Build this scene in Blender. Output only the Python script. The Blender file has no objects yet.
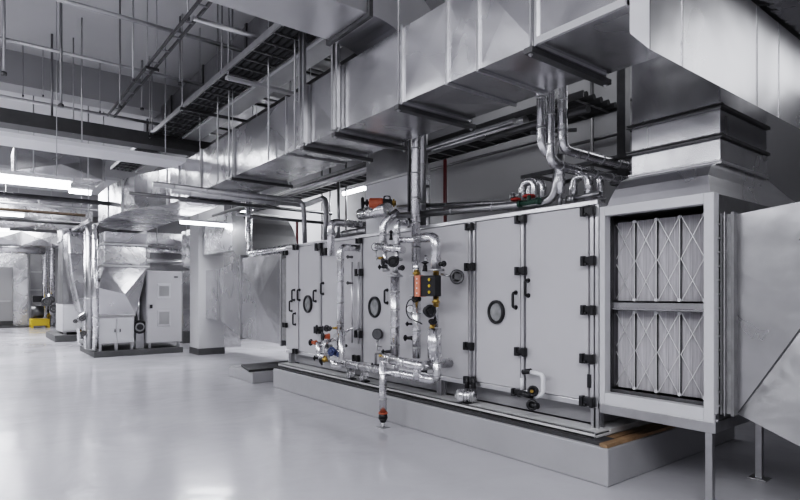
import bpy, bmesh, math, random
from mathutils import Vector, Matrix
random.seed(7)
C = bpy.context.scene.collection
# ------------------------------------------------------------------ camera
FL = 556.0; HX = 400.0; HY = 294.0; CH = 1.6
TH = math.atan2(435, 556)
SN, CS = math.sin(TH), math.cos(TH)
cam_d = bpy.data.cameras.new('camera'); cam = bpy.data.objects.new('camera', cam_d); C.objects.link(cam)
cam.location = (0, 0, CH); cam.rotation_euler = (math.pi/2, 0, -TH)
cam_d.sensor_width = 36; cam_d.lens = FL/800*36; cam_d.shift_y = (HY-250)/800.0
cam_d.clip_end = 200
bpy.context.scene.camera = cam

def at(px, py, X=None, Y=None, Z=None, D=None):
    """measure the photograph: the world point seen at a pixel on a known plane"""
    u = (px-HX)/FL; v = (HY-py)/FL
    d = Vector((SN+CS*u, CS-SN*u, v))
    if X is not None: t = X/d.x
    elif Y is not None: t = Y/d.y
    elif Z is not None: t = (Z-CH)/d.z
    else: t = D
    return Vector((d.x*t, d.y*t, CH+d.z*t))

# ------------------------------------------------------------------ materials
MATS = {}
def mat(name, col, rough=.5, metal=0., bump=None, var=None, emit=None, rvar=None, wave=None, coat=0, spec=None, stretch=None, alpha=None):
    m = bpy.data.materials.new(name); m.use_nodes = True; nt = m.node_tree; b = nt.nodes['Principled BSDF']
    col = (*col, 1) if len(col) == 3 else col
    b.inputs['Base Color'].default_value = col
    b.inputs['Roughness'].default_value = rough; b.inputs['Metallic'].default_value = metal
    if coat: b.inputs['Coat Weight'].default_value = coat; b.inputs['Coat Roughness'].default_value = .08
    if spec is not None: b.inputs['Specular IOR Level'].default_value = spec
    if emit: b.inputs['Emission Color'].default_value = (*emit[:3], 1); b.inputs['Emission Strength'].default_value = emit[3]
    tc = nt.nodes.new('ShaderNodeTexCoord'); mp = nt.nodes.new('ShaderNodeMapping')
    nt.links.new(tc.outputs['Object'], mp.inputs[0])
    if stretch: mp.inputs['Scale'].default_value = stretch
    def noise(scale, detail=3, rough_=.5, dist=0):
        n = nt.nodes.new('ShaderNodeTexNoise'); n.inputs['Scale'].default_value = scale
        n.inputs['Detail'].default_value = detail; n.inputs['Roughness'].default_value = rough_
        n.inputs['Distortion'].default_value = dist
        nt.links.new(mp.outputs[0], n.inputs['Vector']); return n
    if var:
        n = noise(var[0], 4, .6); r = nt.nodes.new('ShaderNodeMapRange')
        r.inputs['From Min'].default_value = .3; r.inputs['From Max'].default_value = .7
        r.inputs['To Min'].default_value = 1-var[1]; r.inputs['To Max'].default_value = 1+var[1]
        nt.links.new(n.outputs[0], r.inputs[0])
        mx = nt.nodes.new('ShaderNodeMix'); mx.data_type = 'RGBA'; mx.blend_type = 'MULTIPLY'; mx.inputs[0].default_value = 1
        mx.inputs[6].default_value = col; nt.links.new(r.outputs[0], mx.inputs[7]); nt.links.new(mx.outputs[2], b.inputs['Base Color'])
    if rvar:
        n = noise(rvar[0], 3, .6, .6); r = nt.nodes.new('ShaderNodeMapRange')
        r.inputs['From Min'].default_value = .3; r.inputs['From Max'].default_value = .7
        r.inputs['To Min'].default_value = max(.03, rough-rvar[1]); r.inputs['To Max'].default_value = rough+rvar[1]
        nt.links.new(n.outputs[0], r.inputs[0]); nt.links.new(r.outputs[0], b.inputs['Roughness'])
    hs = None
    if bump:
        for i, (sc, st, di) in enumerate(bump):
            n = noise(sc, 3 if i == 0 else 2, .5, di)
            bp = nt.nodes.new('ShaderNodeBump'); bp.inputs['Strength'].default_value = st; bp.inputs['Distance'].default_value = .5/sc
            nt.links.new(n.outputs[0], bp.inputs['Height'])
            if hs: nt.links.new(hs.outputs[0], bp.inputs['Normal'])
            hs = bp
        nt.links.new(hs.outputs[0], b.inputs['Normal'])
    if wave:
        w = nt.nodes.new('ShaderNodeTexWave'); w.inputs['Scale'].default_value = wave[0]; w.bands_direction = wave[2]
        nt.links.new(tc.outputs['Object'], w.inputs['Vector'])
        bp = nt.nodes.new('ShaderNodeBump'); bp.inputs['Strength'].default_value = wave[1]; bp.inputs['Distance'].default_value = .02
        nt.links.new(w.outputs[0], bp.inputs['Height']); nt.links.new(bp.outputs[0], b.inputs['Normal'])
    if alpha is not None: b.inputs['Alpha'].default_value = alpha
    MATS[name] = m; return m

G = lambda v, t=.012: (v*(1-t*.3), v*(1-t*.6), v*(1+t))
mat('floor_epoxy', (.47, .468, .492), .17, 0, bump=[(1.1, .035, .4), (5, .02, .2)], var=(.35, .06), rvar=(.5, .06), spec=.55)
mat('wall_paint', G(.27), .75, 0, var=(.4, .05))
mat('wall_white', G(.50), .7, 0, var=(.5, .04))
mat('ceiling_paint', G(.55), .8, 0, var=(.3, .06))
mat('beam_paint', G(.36), .8, 0, var=(.6, .08))
mat('plinth_paint', (.36, .358, .372), .38, 0, var=(1.2, .07), bump=[(2, .03, 0)])
mat('dark_pad', G(.085), .5, 0, var=(3, .15))
mat('galv', G(.55), .25, 1, bump=[(.9, .07, .1), (4.0, .012, 0)], rvar=(1.2, .06), var=(.9, .08))
mat('duct_pale', G(.47), .34, 1, bump=[(1.6, .10, .3), (6, .02, .2)], rvar=(2, .08), var=(1.2, .14))
mat('galv_smooth', G(.66), .30, 1, bump=[(.7, .06, .1)], rvar=(.9, .05), var=(.7, .07))
mat('galv_dark', G(.33), .36, 1, bump=[(2, .1, .6)], rvar=(2, .08), var=(1.5, .12))
mat('foil', G(.66), .26, 1, bump=[(1.3, .075, .2), (5, .012, .1)], rvar=(1.6, .07), var=(1.4, .10))
mat('foil_crumpled', G(.66), .22, 1, bump=[(2.2, .3, .8), (8, .12, .6)], rvar=(3, .08), var=(2.0, .12))
mat('foil_pipe', G(.74), .24, 1, bump=[(4, .03, .2), (20, .012, .1)], rvar=(8, .08), var=(9, .12))
mat('steel_pipe', G(.42), .30, 1, bump=[(10, .1, .3)], var=(4, .15))
mat('steel', G(.5), .38, 1, var=(6, .1))
mat('steel_dark', G(.13), .42, .8, var=(6, .15))
mat('steel_white', (.5, .5, .51), .4, .25, var=(5, .05))
mat('panel', (.50, .495, .512), .36, 0, var=(.9, .03), bump=[(.8, .015, 0)])
mat('panel_light', (.55, .55, .565), .34, 0, var=(1.5, .03))
mat('aluminium', G(.72), .3, .85, var=(4, .05))
mat('white_rail', (.60, .60, .60), .5, 0, var=(4, .06))
mat('grey_wrap', G(.16), .55, .3, var=(2, .1))
mat('flange_grey', G(.22), .45, .5, var=(6, .15))
mat('canvas', G(.25), .7, 0, bump=[(14, .4, .5)], var=(8, .2))
mat('black', (.018, .018, .02), .35, 0)
mat('black_soft', (.03, .03, .032), .6, 0)
mat('rubber', (.05, .05, .052), .7, 0)
mat('wood', (.26, .17, .10), .7, 0, var=(6, .25))
mat('glass_dark', (.10, .10, .105), .12, 0, spec=.8)
mat('glass_mid', (.28, .285, .29), .15, 0, spec=.8, var=(10, .3))
mat('orange', (.46, .12, .06), .45, 0, var=(20, .1))
mat('orange_soft', (.66, .23, .15), .45, 0)
mat('red', (.075, .006, .01), .4, 0)
mat('red_valve', (.33, .04, .03), .45, 0)
mat('brass', (.42, .28, .09), .3, .9, var=(15, .2))
mat('green', (.015, .05, .035), .5, 0)
mat('blue', (.025, .045, .12), .4, 0)
mat('blue_cable', (.03, .16, .34), .5, 0)
mat('yellow', (.60, .40, .03), .5, 0)
mat('white_plastic', (.72, .72, .74), .4, 0)
mat('filter_media', (.64, .63, .65), .85, 0, var=(30, .22), stretch=(1, 1, .08), bump=[(30, .5, 0)])
mat('filter_wire', (.8, .8, .8), .4, .5)
mat('tube_glow', (.9, .9, .95), .4, 0, emit=(.93, .95, 1, 9.0))
mat('louver', G(.45), .5, 0, wave=(22, .7, 'Z'))
mat('door_grey', G(.33), .5, 0)

# ------------------------------------------------------------------ objects
WL = {}   # world location of every parent
def tag(o, label=None, cat=None, group=None, kind=None):
    if label: o['label'] = label
    if cat: o['category'] = cat
    if group: o['group'] = group
    if kind: o['kind'] = kind
    return o
def thing(name, label, cat, loc=(0, 0, 0), group=None):
    o = bpy.data.objects.new(name, None); C.objects.link(o); o.location = loc; o.empty_display_size = .1
    WL[o.name] = Vector(loc); tag(o, label, cat, group); return o

def circle_pts(n): return [(math.cos(2*math.pi*i/n), math.sin(2*math.pi*i/n)) for i in range(n)]
class MB:
    def __init__(s): s.bm = bmesh.new(); s.smooth = []
    def hexa(s, p):   # p: 8 points: bottom ring 0-3, top ring 4-7
        v = [s.bm.verts.new(q) for q in p]
        for f in ((3, 2, 1, 0), (4, 5, 6, 7), (0, 1, 5, 4), (1, 2, 6, 5), (2, 3, 7, 6), (3, 0, 4, 7)):
            s.bm.faces.new([v[i] for i in f])
        return s
    def box(s, x0, x1, y0, y1, z0, z1):
        x0, x1 = min(x0, x1), max(x0, x1); y0, y1 = min(y0, y1), max(y0, y1); z0, z1 = min(z0, z1), max(z0, z1)
        return s.hexa([(x0, y0, z0), (x1, y0, z0), (x1, y1, z0), (x0, y1, z0), (x0, y0, z1), (x1, y0, z1), (x1, y1, z1), (x0, y1, z1)])
    def xbox(s, x0, x1, y0, y1, z0, z1, d=.012):
        """box whose -X, +-Y and bottom faces are cross-broken (pushed out at the middle)"""
        v = [s.bm.verts.new(q) for q in ((x0, y0, z0), (x1, y0, z0), (x1, y1, z0), (x0, y1, z0), (x0, y0, z1), (x1, y0, z1), (x1, y1, z1), (x0, y1, z1))]
        xm, ym_, zm = (x0+x1)/2, (y0+y1)/2, (z0+z1)/2
        for f, c in (((3, 2, 1, 0), (xm, ym_, z0-d)), ((0, 1, 5, 4), (xm, y0-d, zm)), ((3, 0, 4, 7), (x0-d, ym_, zm))):
            a = s.bm.verts.new(c)
            for i in range(4): s.bm.faces.new((v[f[i]], v[f[(i+1) % 4]], a))
        for f in ((4, 5, 6, 7), (1, 2, 6, 5), (2, 3, 7, 6)): s.bm.faces.new([v[i] for i in f])
        return s
    def bar(s, a, b, w, h, up=(0, 0, 1)):  # rectangular bar from a to b
        a, b = Vector(a), Vector(b); t = (b-a).normalized(); up = Vector(up)
        if abs(t.dot(up)) > .99: up = Vector((1, 0, 0))
        sd = t.cross(up).normalized(); u = sd.cross(t)
        q = [sd*(i*w/2)+u*(j*h/2) for i, j in ((-1, -1), (1, -1), (1, 1), (-1, 1))]
        return s.hexa([a+k for k in q]+[b+k for k in q])
    def loft(s, rings, caps=True, smooth=False):
        R = [[s.bm.verts.new(p) for p in r] for r in rings]; n = len(R[0]); fs = []
        for a, b in zip(R, R[1:]):
            for i in range(n):
                fs.append(s.bm.faces.new((a[i], a[(i+1) % n], b[(i+1) % n], b[i])))
        if caps:
            s.bm.faces.new(R[0][::-1]); s.bm.faces.new(R[-1])
        if smooth:
            for f in fs: f.smooth = True
        return s
    def tube(s, pts, r, n=14, bend=None, radii=None, caps=True):
        pts = [Vector(p) for p in pts]
        if bend and len(pts) > 2:
            out = [pts[0]]
            for i in range(1, len(pts)-1):
                p = pts[i]; a = (pts[i-1]-p); b = (pts[i+1]-p)
                k = min(bend, a.length*.48, b.length*.48)
                a = a.normalized()*k; b = b.normalized()*k
                for j in range(8):
                    t = j/7.; out.append(p+a*(1-t)**2+b*t**2)
            out.append(pts[-1]); pts = out
        t0 = (pts[1]-pts[0]).normalized(); up = Vector((0, 0, 1)) if abs(t0.z) < .9 else Vector((1, 0, 0))
        nrm = t0.cross(up).normalized(); rings = []
        cp = circle_pts(n)
        for i, p in enumerate(pts):
            if i == 0: t = t0
            elif i == len(pts)-1: t = (pts[i]-pts[i-1]).normalized()
            else: t = ((pts[i+1]-p).normalized()+(p-pts[i-1]).normalized()).normalized()
            nrm = (nrm-t*nrm.dot(t)).normalized(); bn = t.cross(nrm)
            rr = radii[i] if radii else r
            rings.append([p+nrm*(c*rr)+bn*(d*rr) for c, d in cp])
        return s.loft(rings, caps, True)
    def cyl(s, a, b, r, n=20, r2=None):
        return s.tube([a, b], r, n, radii=[r, r if r2 is None else r2])
    def torus(s, c, ax, R, r, n=24, m=8, a0=0, a1=2*math.pi):
        c = Vector(c); ax = Vector(ax).normalized(); u = ax.orthogonal().normalized(); w = ax.cross(u)
        full = abs(a1-a0-2*math.pi) < 1e-6
        pts = [c+(u*math.cos(a0+(a1-a0)*i/n)+w*math.sin(a0+(a1-a0)*i/n))*R for i in range(n+1)]
        return s.tube(pts, r, m, caps=not full)
    def prism(s, poly, axis, a, b):  # poly in the two other axes
        def mk(p, k):
            return {'x': (k, p[0], p[1]), 'y': (p[0], k, p[1]), 'z': (p[0], p[1], k)}[axis]
        return s.loft([[mk(p, a) for p in poly], [mk(p, b) for p in poly]])
    def build(s, name, m, parent=None, bev=0, label=None, shade=False):
        bm = s.bm; bmesh.ops.recalc_face_normals(bm, faces=bm.faces)
        me = bpy.data.meshes.new(name); 
        if parent is not None: off = WL[parent.name]
        else:
            vs = [v.co for v in bm.verts]
            off = Vector(((min(v.x for v in vs)+max(v.x for v in vs))/2, (min(v.y for v in vs)+max(v.y for v in vs))/2, min(v.z for v in vs)))
        for v in bm.verts: v.co -= off
        bm.to_mesh(me); bm.free()
        o = bpy.data.objects.new(name, me); C.objects.link(o)
        me.materials.append(MATS[m])
        if parent is not None: o.parent = parent; WL[o.name] = WL[parent.name].copy()
        else: o.location = off; WL[o.name] = off.copy()
        if bev:
            bv = o.modifiers.new('bevel', 'BEVEL'); bv.width = bev; bv.segments = 2; bv.limit_method = 'ANGLE'; bv.angle_limit = math.radians(40)
        if shade:
            for p in me.polygons: p.use_smooth = True
        if label: o['label'] = label
        return o
def dup(root, loc, label=None, rotz=None):
    r = root.copy(); C.objects.link(r); r.location = loc; WL[r.name] = Vector(loc)
    if rotz is not None: r.rotation_euler = (0, 0, rotz)
    if label: r['label'] = label
    for ch in list(root.children):
        c = ch.copy(); C.objects.link(c); c.parent = r
        for g in ch.children:
            d = g.copy(); C.objects.link(d); d.parent = c
    return r
def struct(name, mb, m, label=None):
    o = mb.build(name, m); o['kind'] = 'structure'
    if label: o['label'] = label
    return o

# ------------------------------------------------------------------ the room
WX = 8.2; FY = 42.0; CZ = 6.1; LX = -9.0; NY = -6.0
struct('floor', MB().box(LX, WX, NY, FY, -.1, 0), 'floor_epoxy')
struct('ceiling', MB().box(LX, WX, NY, FY, CZ, CZ+.1), 'ceiling_paint')
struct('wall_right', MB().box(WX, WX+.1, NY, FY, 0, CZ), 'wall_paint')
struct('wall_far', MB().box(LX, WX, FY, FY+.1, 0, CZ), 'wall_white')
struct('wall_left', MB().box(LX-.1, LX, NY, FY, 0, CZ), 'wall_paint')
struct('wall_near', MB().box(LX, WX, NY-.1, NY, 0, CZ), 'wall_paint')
k = 0
for y in (12.5, 20.5, 28.5, 36.5):
    k += 1; struct('trim_%d' % k, MB().box(LX, WX, y, y+.5, 5.48, CZ), 'beam_paint', 'painted concrete beam under the ceiling slab')
# pillar
p = thing('pillar', 'square light grey pillar with a dark grey painted foot, standing free on the floor', 'pillar', (5.3, 15.05, 0))
PX0 = at(198.5, 354, Y=14.7).x
MB().box(PX0, PX0+.68, 14.7, 15.4, .0, CZ).build('shaft', 'wall_white', p)
MB().box(PX0-.012, PX0+.692, 14.68, 15.42, 0, .17).build('foot_band', 'dark_pad', p)
# window high on the far left
# ------------------------------------------------------------------ plinth
pl = MB().box(4.18, 6.7, 2.557, 8.89, 0, .32).build('plinth', 'plinth_paint', bev=.012)
tag(pl, 'long grey painted concrete plinth under the air handling unit', 'plinth')
pl = MB().box(4.05, 5.6, 9.45, 10.6, 0, .2).build('plinth', 'plinth_paint', bev=.012)
tag(pl, 'short low grey plinth just beyond the left end of the long plinth', 'plinth')
o = MB().prism([(4.0, 9.5), (4.75, 9.5), (5.6, 10.4), (4.2, 10.35)], 'z', .2, .24).build('rubber_mat', 'rubber', bev=.005); tag(o, 'black rubber mat lying on the short low plinth', 'mat')
o = MB().box(4.215, 4.42, 2.62, 8.85, .32, .352).build('timber_strip', 'rubber'); tag(o, 'dark packing strip along the front of the long plinth', 'strip')
t = thing('timber_strip', 'brown timber packing strip across the near end of the long plinth', 'strip', (4.2, 2.6, .32))
MB().bar((4.18, 2.60, .338), (6.4, 2.60, .338), .07, .03).build('board', 'wood', t)
MB().bar((4.30, 2.70, .336), (6.4, 2.70, .336), .07, .026).build('board', 'wood', t)
t = thing('base_rail', 'white steel channel rail frame carrying the air handling unit on the plinth', 'rail frame', (4.28, 2.75, .35))
MB().box(4.27, 4.52, 2.74, 8.88, .352, .372).box(4.27, 4.29, 2.74, 8.88, .352, .405).box(4.27, 4.52, 2.74, 8.88, .39, .405).build('front_rail', 'white_rail', t, bev=.003)
MB().box(4.52, 6.3, 2.74, 2.92, .352, .405).build('end_rail', 'white_rail', t, bev=.003)

# ------------------------------------------------------------------ air handling unit
AX = 4.42; ZB = .635; ZT = 2.43; AY0 = 2.80; AY1 = 8.89; AXB = 6.35
def yo(px, X=AX): return at(px, 300, X=X).y
ahu = thing('air_handling_unit', 'long light grey air handling unit with portholes and black latches on the plinth', 'air handler', (AX, AY0, .405))
MB().box(AX+.04, AXB, AY0+.01, AY1-.01, ZB, ZT-.01).build('casing', 'panel', ahu)
# bottom web and legs
MB().box(AX+.16, AX+.2, AY0+.1, AY1-.05, .405, ZB).box(AX+.2, AXB, AY0+.1, AY0+.14, .405, ZB).box(AX+.2, AXB, AY1-.09, AY1-.05, .405, ZB).build('base_web', 'plinth_paint', ahu)
MB().box(AX-.005, AX+.05, AY0, AY1, ZB-.05, ZB).build('bottom_channel', 'aluminium', ahu, bev=.004)
MB().box(AX-.01, AX+.05, AY0, AY1, ZT-.035, ZT+.01).build('top_channel', 'aluminium', ahu, bev=.006)
for py_ in (yo(596, AX+.02), 4.9, 6.9, 8.75):
    m = MB(); m.box(AX, AX+.09, py_-.008, py_+.008, .405, ZB-.05); m.box(AX, AX+.012, py_-.04, py_+.04, .405, ZB-.05); m.box(AX+.078, AX+.09, py_-.04, py_+.04, .405, ZB-.05)
    m.build('leg', 'steel', ahu)
seams = [(286, 297.5), (299, 319), (322, 360), (363, 468), (476, 520), (525.5, 588)]
doors = []
for a, b in seams:
    y1, y0 = yo(a), yo(b)
    doors.append(MB().box(AX, AX+.05, y0, y1-.004, ZB+.004, ZT-.04).build('door', 'panel', ahu, bev=.006))
for a in (298.3, 320.5, 361.5, 470.2, 474.6, 522.8, 592.5, 597.5):
    y = yo(a); w = .018 if a < 500 else .022
    MB().box(AX-.012, AX+.03, y-w*.8, y+w*.8, ZB, ZT-.035).build('post', 'aluminium', ahu, bev=.004)
def porthole(d, px, py, ry, rz):
    c = at(px, py, X=AX); y, z = c.y, c.z
    def ring(X, k): return [(X, y+ry*k*a, z+rz*k*b) for a, b in circle_pts(32)]
    MB().loft([ring(AX, 1), ring(AX-.03, 1), ring(AX-.035, .94), ring(AX-.035, .8), ring(AX-.01, .76), ring(AX+.002, .76)], caps=False, smooth=True).build('porthole', 'black', d)
    MB().loft([ring(AX-.012, .77), ring(AX-.004, .77)]).build('pane', 'glass_mid', d)
porthole(doors[1], 308.5, 304, .135, .145); porthole(doors[3], 375.3, 307, .135, .145); porthole(doors[4], 497, 312, .112, .125)
def handle(d, px, py, h=.2):
    c = at(px, py, X=AX); y, z = c.y, c.z
    m = MB().tube([(AX, y, z-h/2), (AX-.05, y, z-h/2), (AX-.05, y, z+h/2), (AX, y, z+h/2)], .014, 8, bend=.03)
    m.cyl((AX, y, z-h/2), (AX-.008, y, z-h/2), .024, 10).cyl((AX, y, z+h/2), (AX-.008, y, z+h/2), .024, 10)
    m.build('handle', 'black', d)
handle(doors[0], 294.5, 295, .17); handle(doors[1], 300, 295, .17); handle(doors[0], 292, 306, .17); handle(doors[0], 295.5, 319, .19)
handle(doors[1], 316, 296, .17); handle(doors[2], 323.5, 288.5, .17); handle(doors[3], 387.5, 296.5, .17)
handle(doors[4], 516, 300, .15); handle(doors[5], 528.5, 288, .15)
def latch(px, py, s=1.0, two=True):
    c = at(px, py, X=AX); y, z = c.y, c.z
    m = MB().box(AX-.05, AX, y-.035*s, y+.035*s, z-.04*s, z+.04*s)
    for q in (-1, 1):
        m.box(AX-.065, AX-.012, y+q*.052*s-.018*s, y+q*.052*s+.018*s, z-.047*s, z+.047*s)
    m.cyl((AX-.075, y+.01, z-.03*s), (AX-.03, y+.01, z-.03*s), .014*s, 10)
    m.build('latch', 'black', ahu, bev=.006)
for q in ((472, 227, .8), (472, 267, .95), (471, 346, .95), (471, 380, .9), (523, 219.5, .9), (523, 271, .9), (523, 351.5, .95), (519, 392, .8),
          (590, 211.5, .95), (590.5, 261, .95), (590.5, 310, .95), (589.5, 358.5, .95), (589.5, 401, 1.0),
          (297.5, 247.5, .95), (287, 253, .9), (286.8, 325, .9), (297, 351, .9), (320.5, 247, 1.25), (326, 252, 1.2),
          (361, 272.5, 1.1), (360.5, 334, 1.1), (358, 358, 1.0), (319.5, 330, 1.2), (361, 241, .8)):
    latch(*q)
# little label plates and bolts
m = MB()
c = at(589.5, 381, X=AX-.01); m.box(AX-.02, AX-.01, c.y-.018, c.y+.018, c.z-.06, c.z+.06); m.build('indicator', 'black', ahu)

# ------------------------------------------------------------------ filter box
FB0, FB1 = 1.825, 2.775
fb = thing('filter_box', 'light grey filter housing with open front right of the air handler', 'filter housing', (AX, 1.82, 0))
FX = AX-.02; FXB = 5.62
iy0, iy1, iz0, iz1 = 1.898, 2.722, .738, 2.283
m = MB()
m.box(FX, FX+.09, FB0, iy0, .64, 2.365).box(FX, FX+.09, iy1, FB1, .64, 2.365).box(FX, FX+.09, iy0, iy1, .64, iz0).box(FX, FX+.09, iy0, iy1, iz1, 2.365)
m.build('front_frame', 'panel_light', fb, bev=.004)
m = MB()  # shell: liner around the opening
m.box(FX+.09, FXB, FB0+.01, FB0+.04, .64, 2.36).box(FX+.09, FXB, FB1-.04, FB1-.005, .64, 2.36).box(FX+.09, FXB, FB0+.04, FB1-.04, .64, .68).box(FX+.09, FXB, FB0+.04, FB1-.04, 2.30, 2.36).box(FXB-.03, FXB, FB0+.01, FB1-.01, .64, 2.36)
m.build('shell', 'galv_dark', fb)
MB().box(FX+.12, FX+.17, iy0-.03, iy1+.02, 1.475, 1.525).box(FX+.11, FX+.19, iy0-.03, iy1+.02, 1.462, 1.475).build('middle_rail', 'galv', fb, bev=.003)
MB().box(FX+.10, FX+.12, iy0-.04, iy1+.02, .70, .765).build('bottom_stop', 'steel_dark', fb)
MB().box(FX+.10, FX+.15, iy1+.0, iy1+.025, .70, 2.29).build('side_stop', 'steel_dark', fb)
MB().box(FX-.0, FX+.08, FB0+.0, FB1, .555, .64).box(FX+.08, FXB, FB0, FB0+.06, .555, .64).box(FX+.08, FXB, FB1-.06, FB1, .555, .64).build('base_frame', 'steel', fb, bev=.004)
for x, y, zt in ((FX+.035, FB0+.04, .555), (5.42, FB0+.05, .555)):
    m = MB(); m.box(x-.026, x+.026, y-.026, y+.026, .012, zt); m.box(x-.07, x+.07, y-.07, y+.07, 0, .012)
    m.build('leg', 'steel', fb, bev=.003)
m = MB(); m.box(FX+.0, FX+.06, FB0-.012, FB0+.0, .56, .70); m.cyl((FX+.03, FB0-.02, .65), (FX+.03, FB0, .65), .012, 8); m.build('corner_bracket', 'steel', fb)
# filters
fx = FX+.22
cols = [2.754, 2.559, 2.363, 2.164, 1.97]
names_c = ['leftmost', 'second from the left', 'third from the left', 'rightmost']
def filt(z0, z1):
    w = .185; h = z1-z0
    r = thing('air_filter', 'x', 'filter', (fx, cols[0]-w/2-.005, z0), 'pleated filters in the open filter housing')
    m = MB(); n = 9; y0 = cols[0]-.005-w; ring = []
    pts = []
    for i in range(2*n+1):
        pts.append((fx+(.0 if i % 2 else .035), y0+w*i/(2*n)))
    poly = pts+[(fx+.2, y0+w), (fx+.2, y0)]
    m.prism(poly, 'z', z0+.004, z1-.004); m.build('pleated_media', 'filter_media', r)
    m = MB(); X = fx-.012
    for a in range(2):
        za, zb = z0+h*a/2, z0+h*(a+1)/2
        m.bar((X, y0, za), (X, y0+w, zb), .005, .005); m.bar((X+.004, y0+w, za), (X+.004, y0, zb), .005, .005)
    m.bar((X, y0, z0), (X, y0, z1), .006, .012)
    m.build('wire_brace', 'filter_wire', r)
    for zc_ in (z0+.015, z1-.015): MB().cyl((X-.012, y0, zc_), (X+.006, y0, zc_), .014, 10).build('clip', 'white_plastic', r)
    m = MB().box(fx-.006, fx+.01, y0-.005, y0+.006, z0, z1); m.build('side_strip', 'black_soft', r)
    return r
for row, (z0, z1) in (('upper', (1.535, 2.245)), ('lower', (.762, 1.455))):
    f0 = filt(z0, z1); f0['label'] = 'leftmost pleated filter in the %s row of the open filter housing' % row
    for i in range(1, 4):
        dup(f0, f0.location-Vector((0, .195*i, 0)), '%s pleated filter in the %s row of the open filter housing' % (names_c[i], row))
# ------------------------------------------------------------------ riser above the filter box
BX = 4.75
rs = thing('riser_duct', 'square galvanised riser duct flaring out over the filter housing', 'duct', (BX, 1.92, 2.37))
def rect(x0, x1, y0, y1, z): return [(x0, y0, z), (x1, y0, z), (x1, y1, z), (x0, y1, z)]
RX1 = 5.72
MB().loft([rect(4.47, 7.6, FB0+.05, FB1-.03, 2.37), rect(4.49, 6.9, FB0+.07, FB1-.05, 2.44), rect(4.52, 6.3, FB0+.09, FB1-.08, 2.52), rect(4.59, 5.95, FB0+.10, FB1-.09, 2.60), rect(4.73, 5.75, FB0+.11, FB1-.10, 2.65)]).build('flared_hood', 'galv_smooth', rs)
def riser_sec(z0, z1, k0=0., k1=0., m='galv'):
    MB().loft([rect(BX-k0, RX1, 1.92, 2.67, z0), rect(BX-k1, RX1, 1.92, 2.67, z1)]).build('duct_section', m, rs, bev=.004)
riser_sec(2.66, 2.85); riser_sec(2.875, 3.09); riser_sec(3.115, 4.3)
for z, e in ((2.655, .03), (2.863, .045), (3.10, .045)):
    m = MB().box(BX-e, BX, 1.92-e*.6, 2.67+e*.6, z-.016, z-.006).box(BX-e, BX, 1.92-e*.6, 2.67+e*.6, z+.006, z+.016).box(BX-e*.5, RX1+e*.5, 1.92-e*.5, 2.67+e*.5, z-.012, z+.012)
    for i in range(9):
        m.cyl((BX-e*.7, 1.95+.085*i, z+.014), (BX-e*.7, 1.95+.085*i, z+.024), .007, 6)
    m.build('flange', 'steel_dark' if z > 2.7 else 'steel', rs)

# ------------------------------------------------------------------ right transition duct
rd = thing('inlet_duct', 'wide pale sheet metal duct joined to the right side of the filter housing', 'duct', (4.6, 1.74, .7))
def rxz(y, x0, x1, z0, z1): return [(x0, y, z0), (x1, y, z0), (x1, y, z1), (x0, y, z1)]
for i, (y0, y1, m_, e) in enumerate(((1.822, 1.805, 'flange_grey', .012), (1.805, 1.745, 'canvas', 0), (1.745, 1.725, 'flange_grey', .012))):
    MB().box(AX+.09-e, 5.55+e, y0, y1, .70-e, 2.20+e).build(('flange', 'flexible_collar', 'flange')[i], m_, rd)
for k_ in range(14):
    zb_ = .76+.105*k_
    MB().cyl((4.47, 1.815, zb_), (4.462, 1.815, zb_), .008, 6).build('bolt', 'steel', rd)
MB().box(4.46, 4.50, 1.772, 1.778, .69, 2.21).build('collar_rib', 'steel', rd)
m = MB(); b = m.bm
S = [b.verts.new(p) for p in rxz(1.725, 4.57, 5.55, .70, 2.20)]
E = [b.verts.new(p) for p in ((4.30, .75, .40), (5.8, .75, .40), (5.8, .75, 2.3), (4.56, .75, 2.3))]
b.faces.new((S[0], E[3], S[3])); b.faces.new((S[0], E[0], E[3]))
b.faces.new((S[3], E[3], E[2], S[2])); b.faces.new((S[2], E[2], E[1], S[1])); b.faces.new((S[1], E[1], E[0], S[0]))
b.faces.new(S[::-1]); b.faces.new(E)
m.build('transition', 'duct_pale', rd)
MB().bar(Vector((4.568, 1.72, .71)), Vector((4.552, .76, 2.29)), .006, .008).build('seam', 'steel_dark', rd)
MB().loft([[(4.30, .75, .40), (5.8, .75, .40), (5.8, .75, 2.3), (4.56, .75, 2.3)], rxz(-1.5, 4.3, 5.8, .4, 2.3)]).build('duct_section', 'duct_pale', rd)
for y in (-.2, -1.3):
    MB().box(4.35, 4.41, y-.03, y+.03, 0, .4).build('leg', 'steel', rd); MB().box(5.7, 5.76, y-.03, y+.03, 0, .4).build('leg', 'steel', rd)

# ------------------------------------------------------------------ main overhead duct
MX0, MX1, MZ0, MZ1 = 3.15, 3.98, 3.35, 4.03
def ym(px): return at(px, 200, X=MX0).y
md = thing('main_duct', 'long rectangular galvanised duct running overhead above the pipes to the far elbow', 'duct', (MX0, 2.3, MZ0))
cuts = [ym(x) for x in (537, 479, 448, 403, 339, 307, 287, 235, 202)]
for a, b_ in zip(cuts, cuts[1:]):
    MB().xbox(MX0, MX1, a+.006, b_-.006, MZ0, MZ1, .012).build('duct_section', 'galv', md)
for i, y in enumerate(cuts):
    e = .022
    m = MB().box(MX0-e, MX1+e, y-.012, y+.012, MZ0-e, MZ1+e)
    m.build('flange', 'steel', md, bev=.002)
# flare to the branch box
m = MB(); b = m.bm; y0 = cuts[0]; yb = 1.80
m.box(MX0, MX1+.05, yb, y0-.01, MZ0, MZ1)
m.build('duct_section', 'galv', md)
MB().bar((MX0-.012, yb, MZ0+.012), (MX0-.012, y0, MZ0+.012), .024, .05).build('bright_edge_strip', 'steel_white', md)
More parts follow.
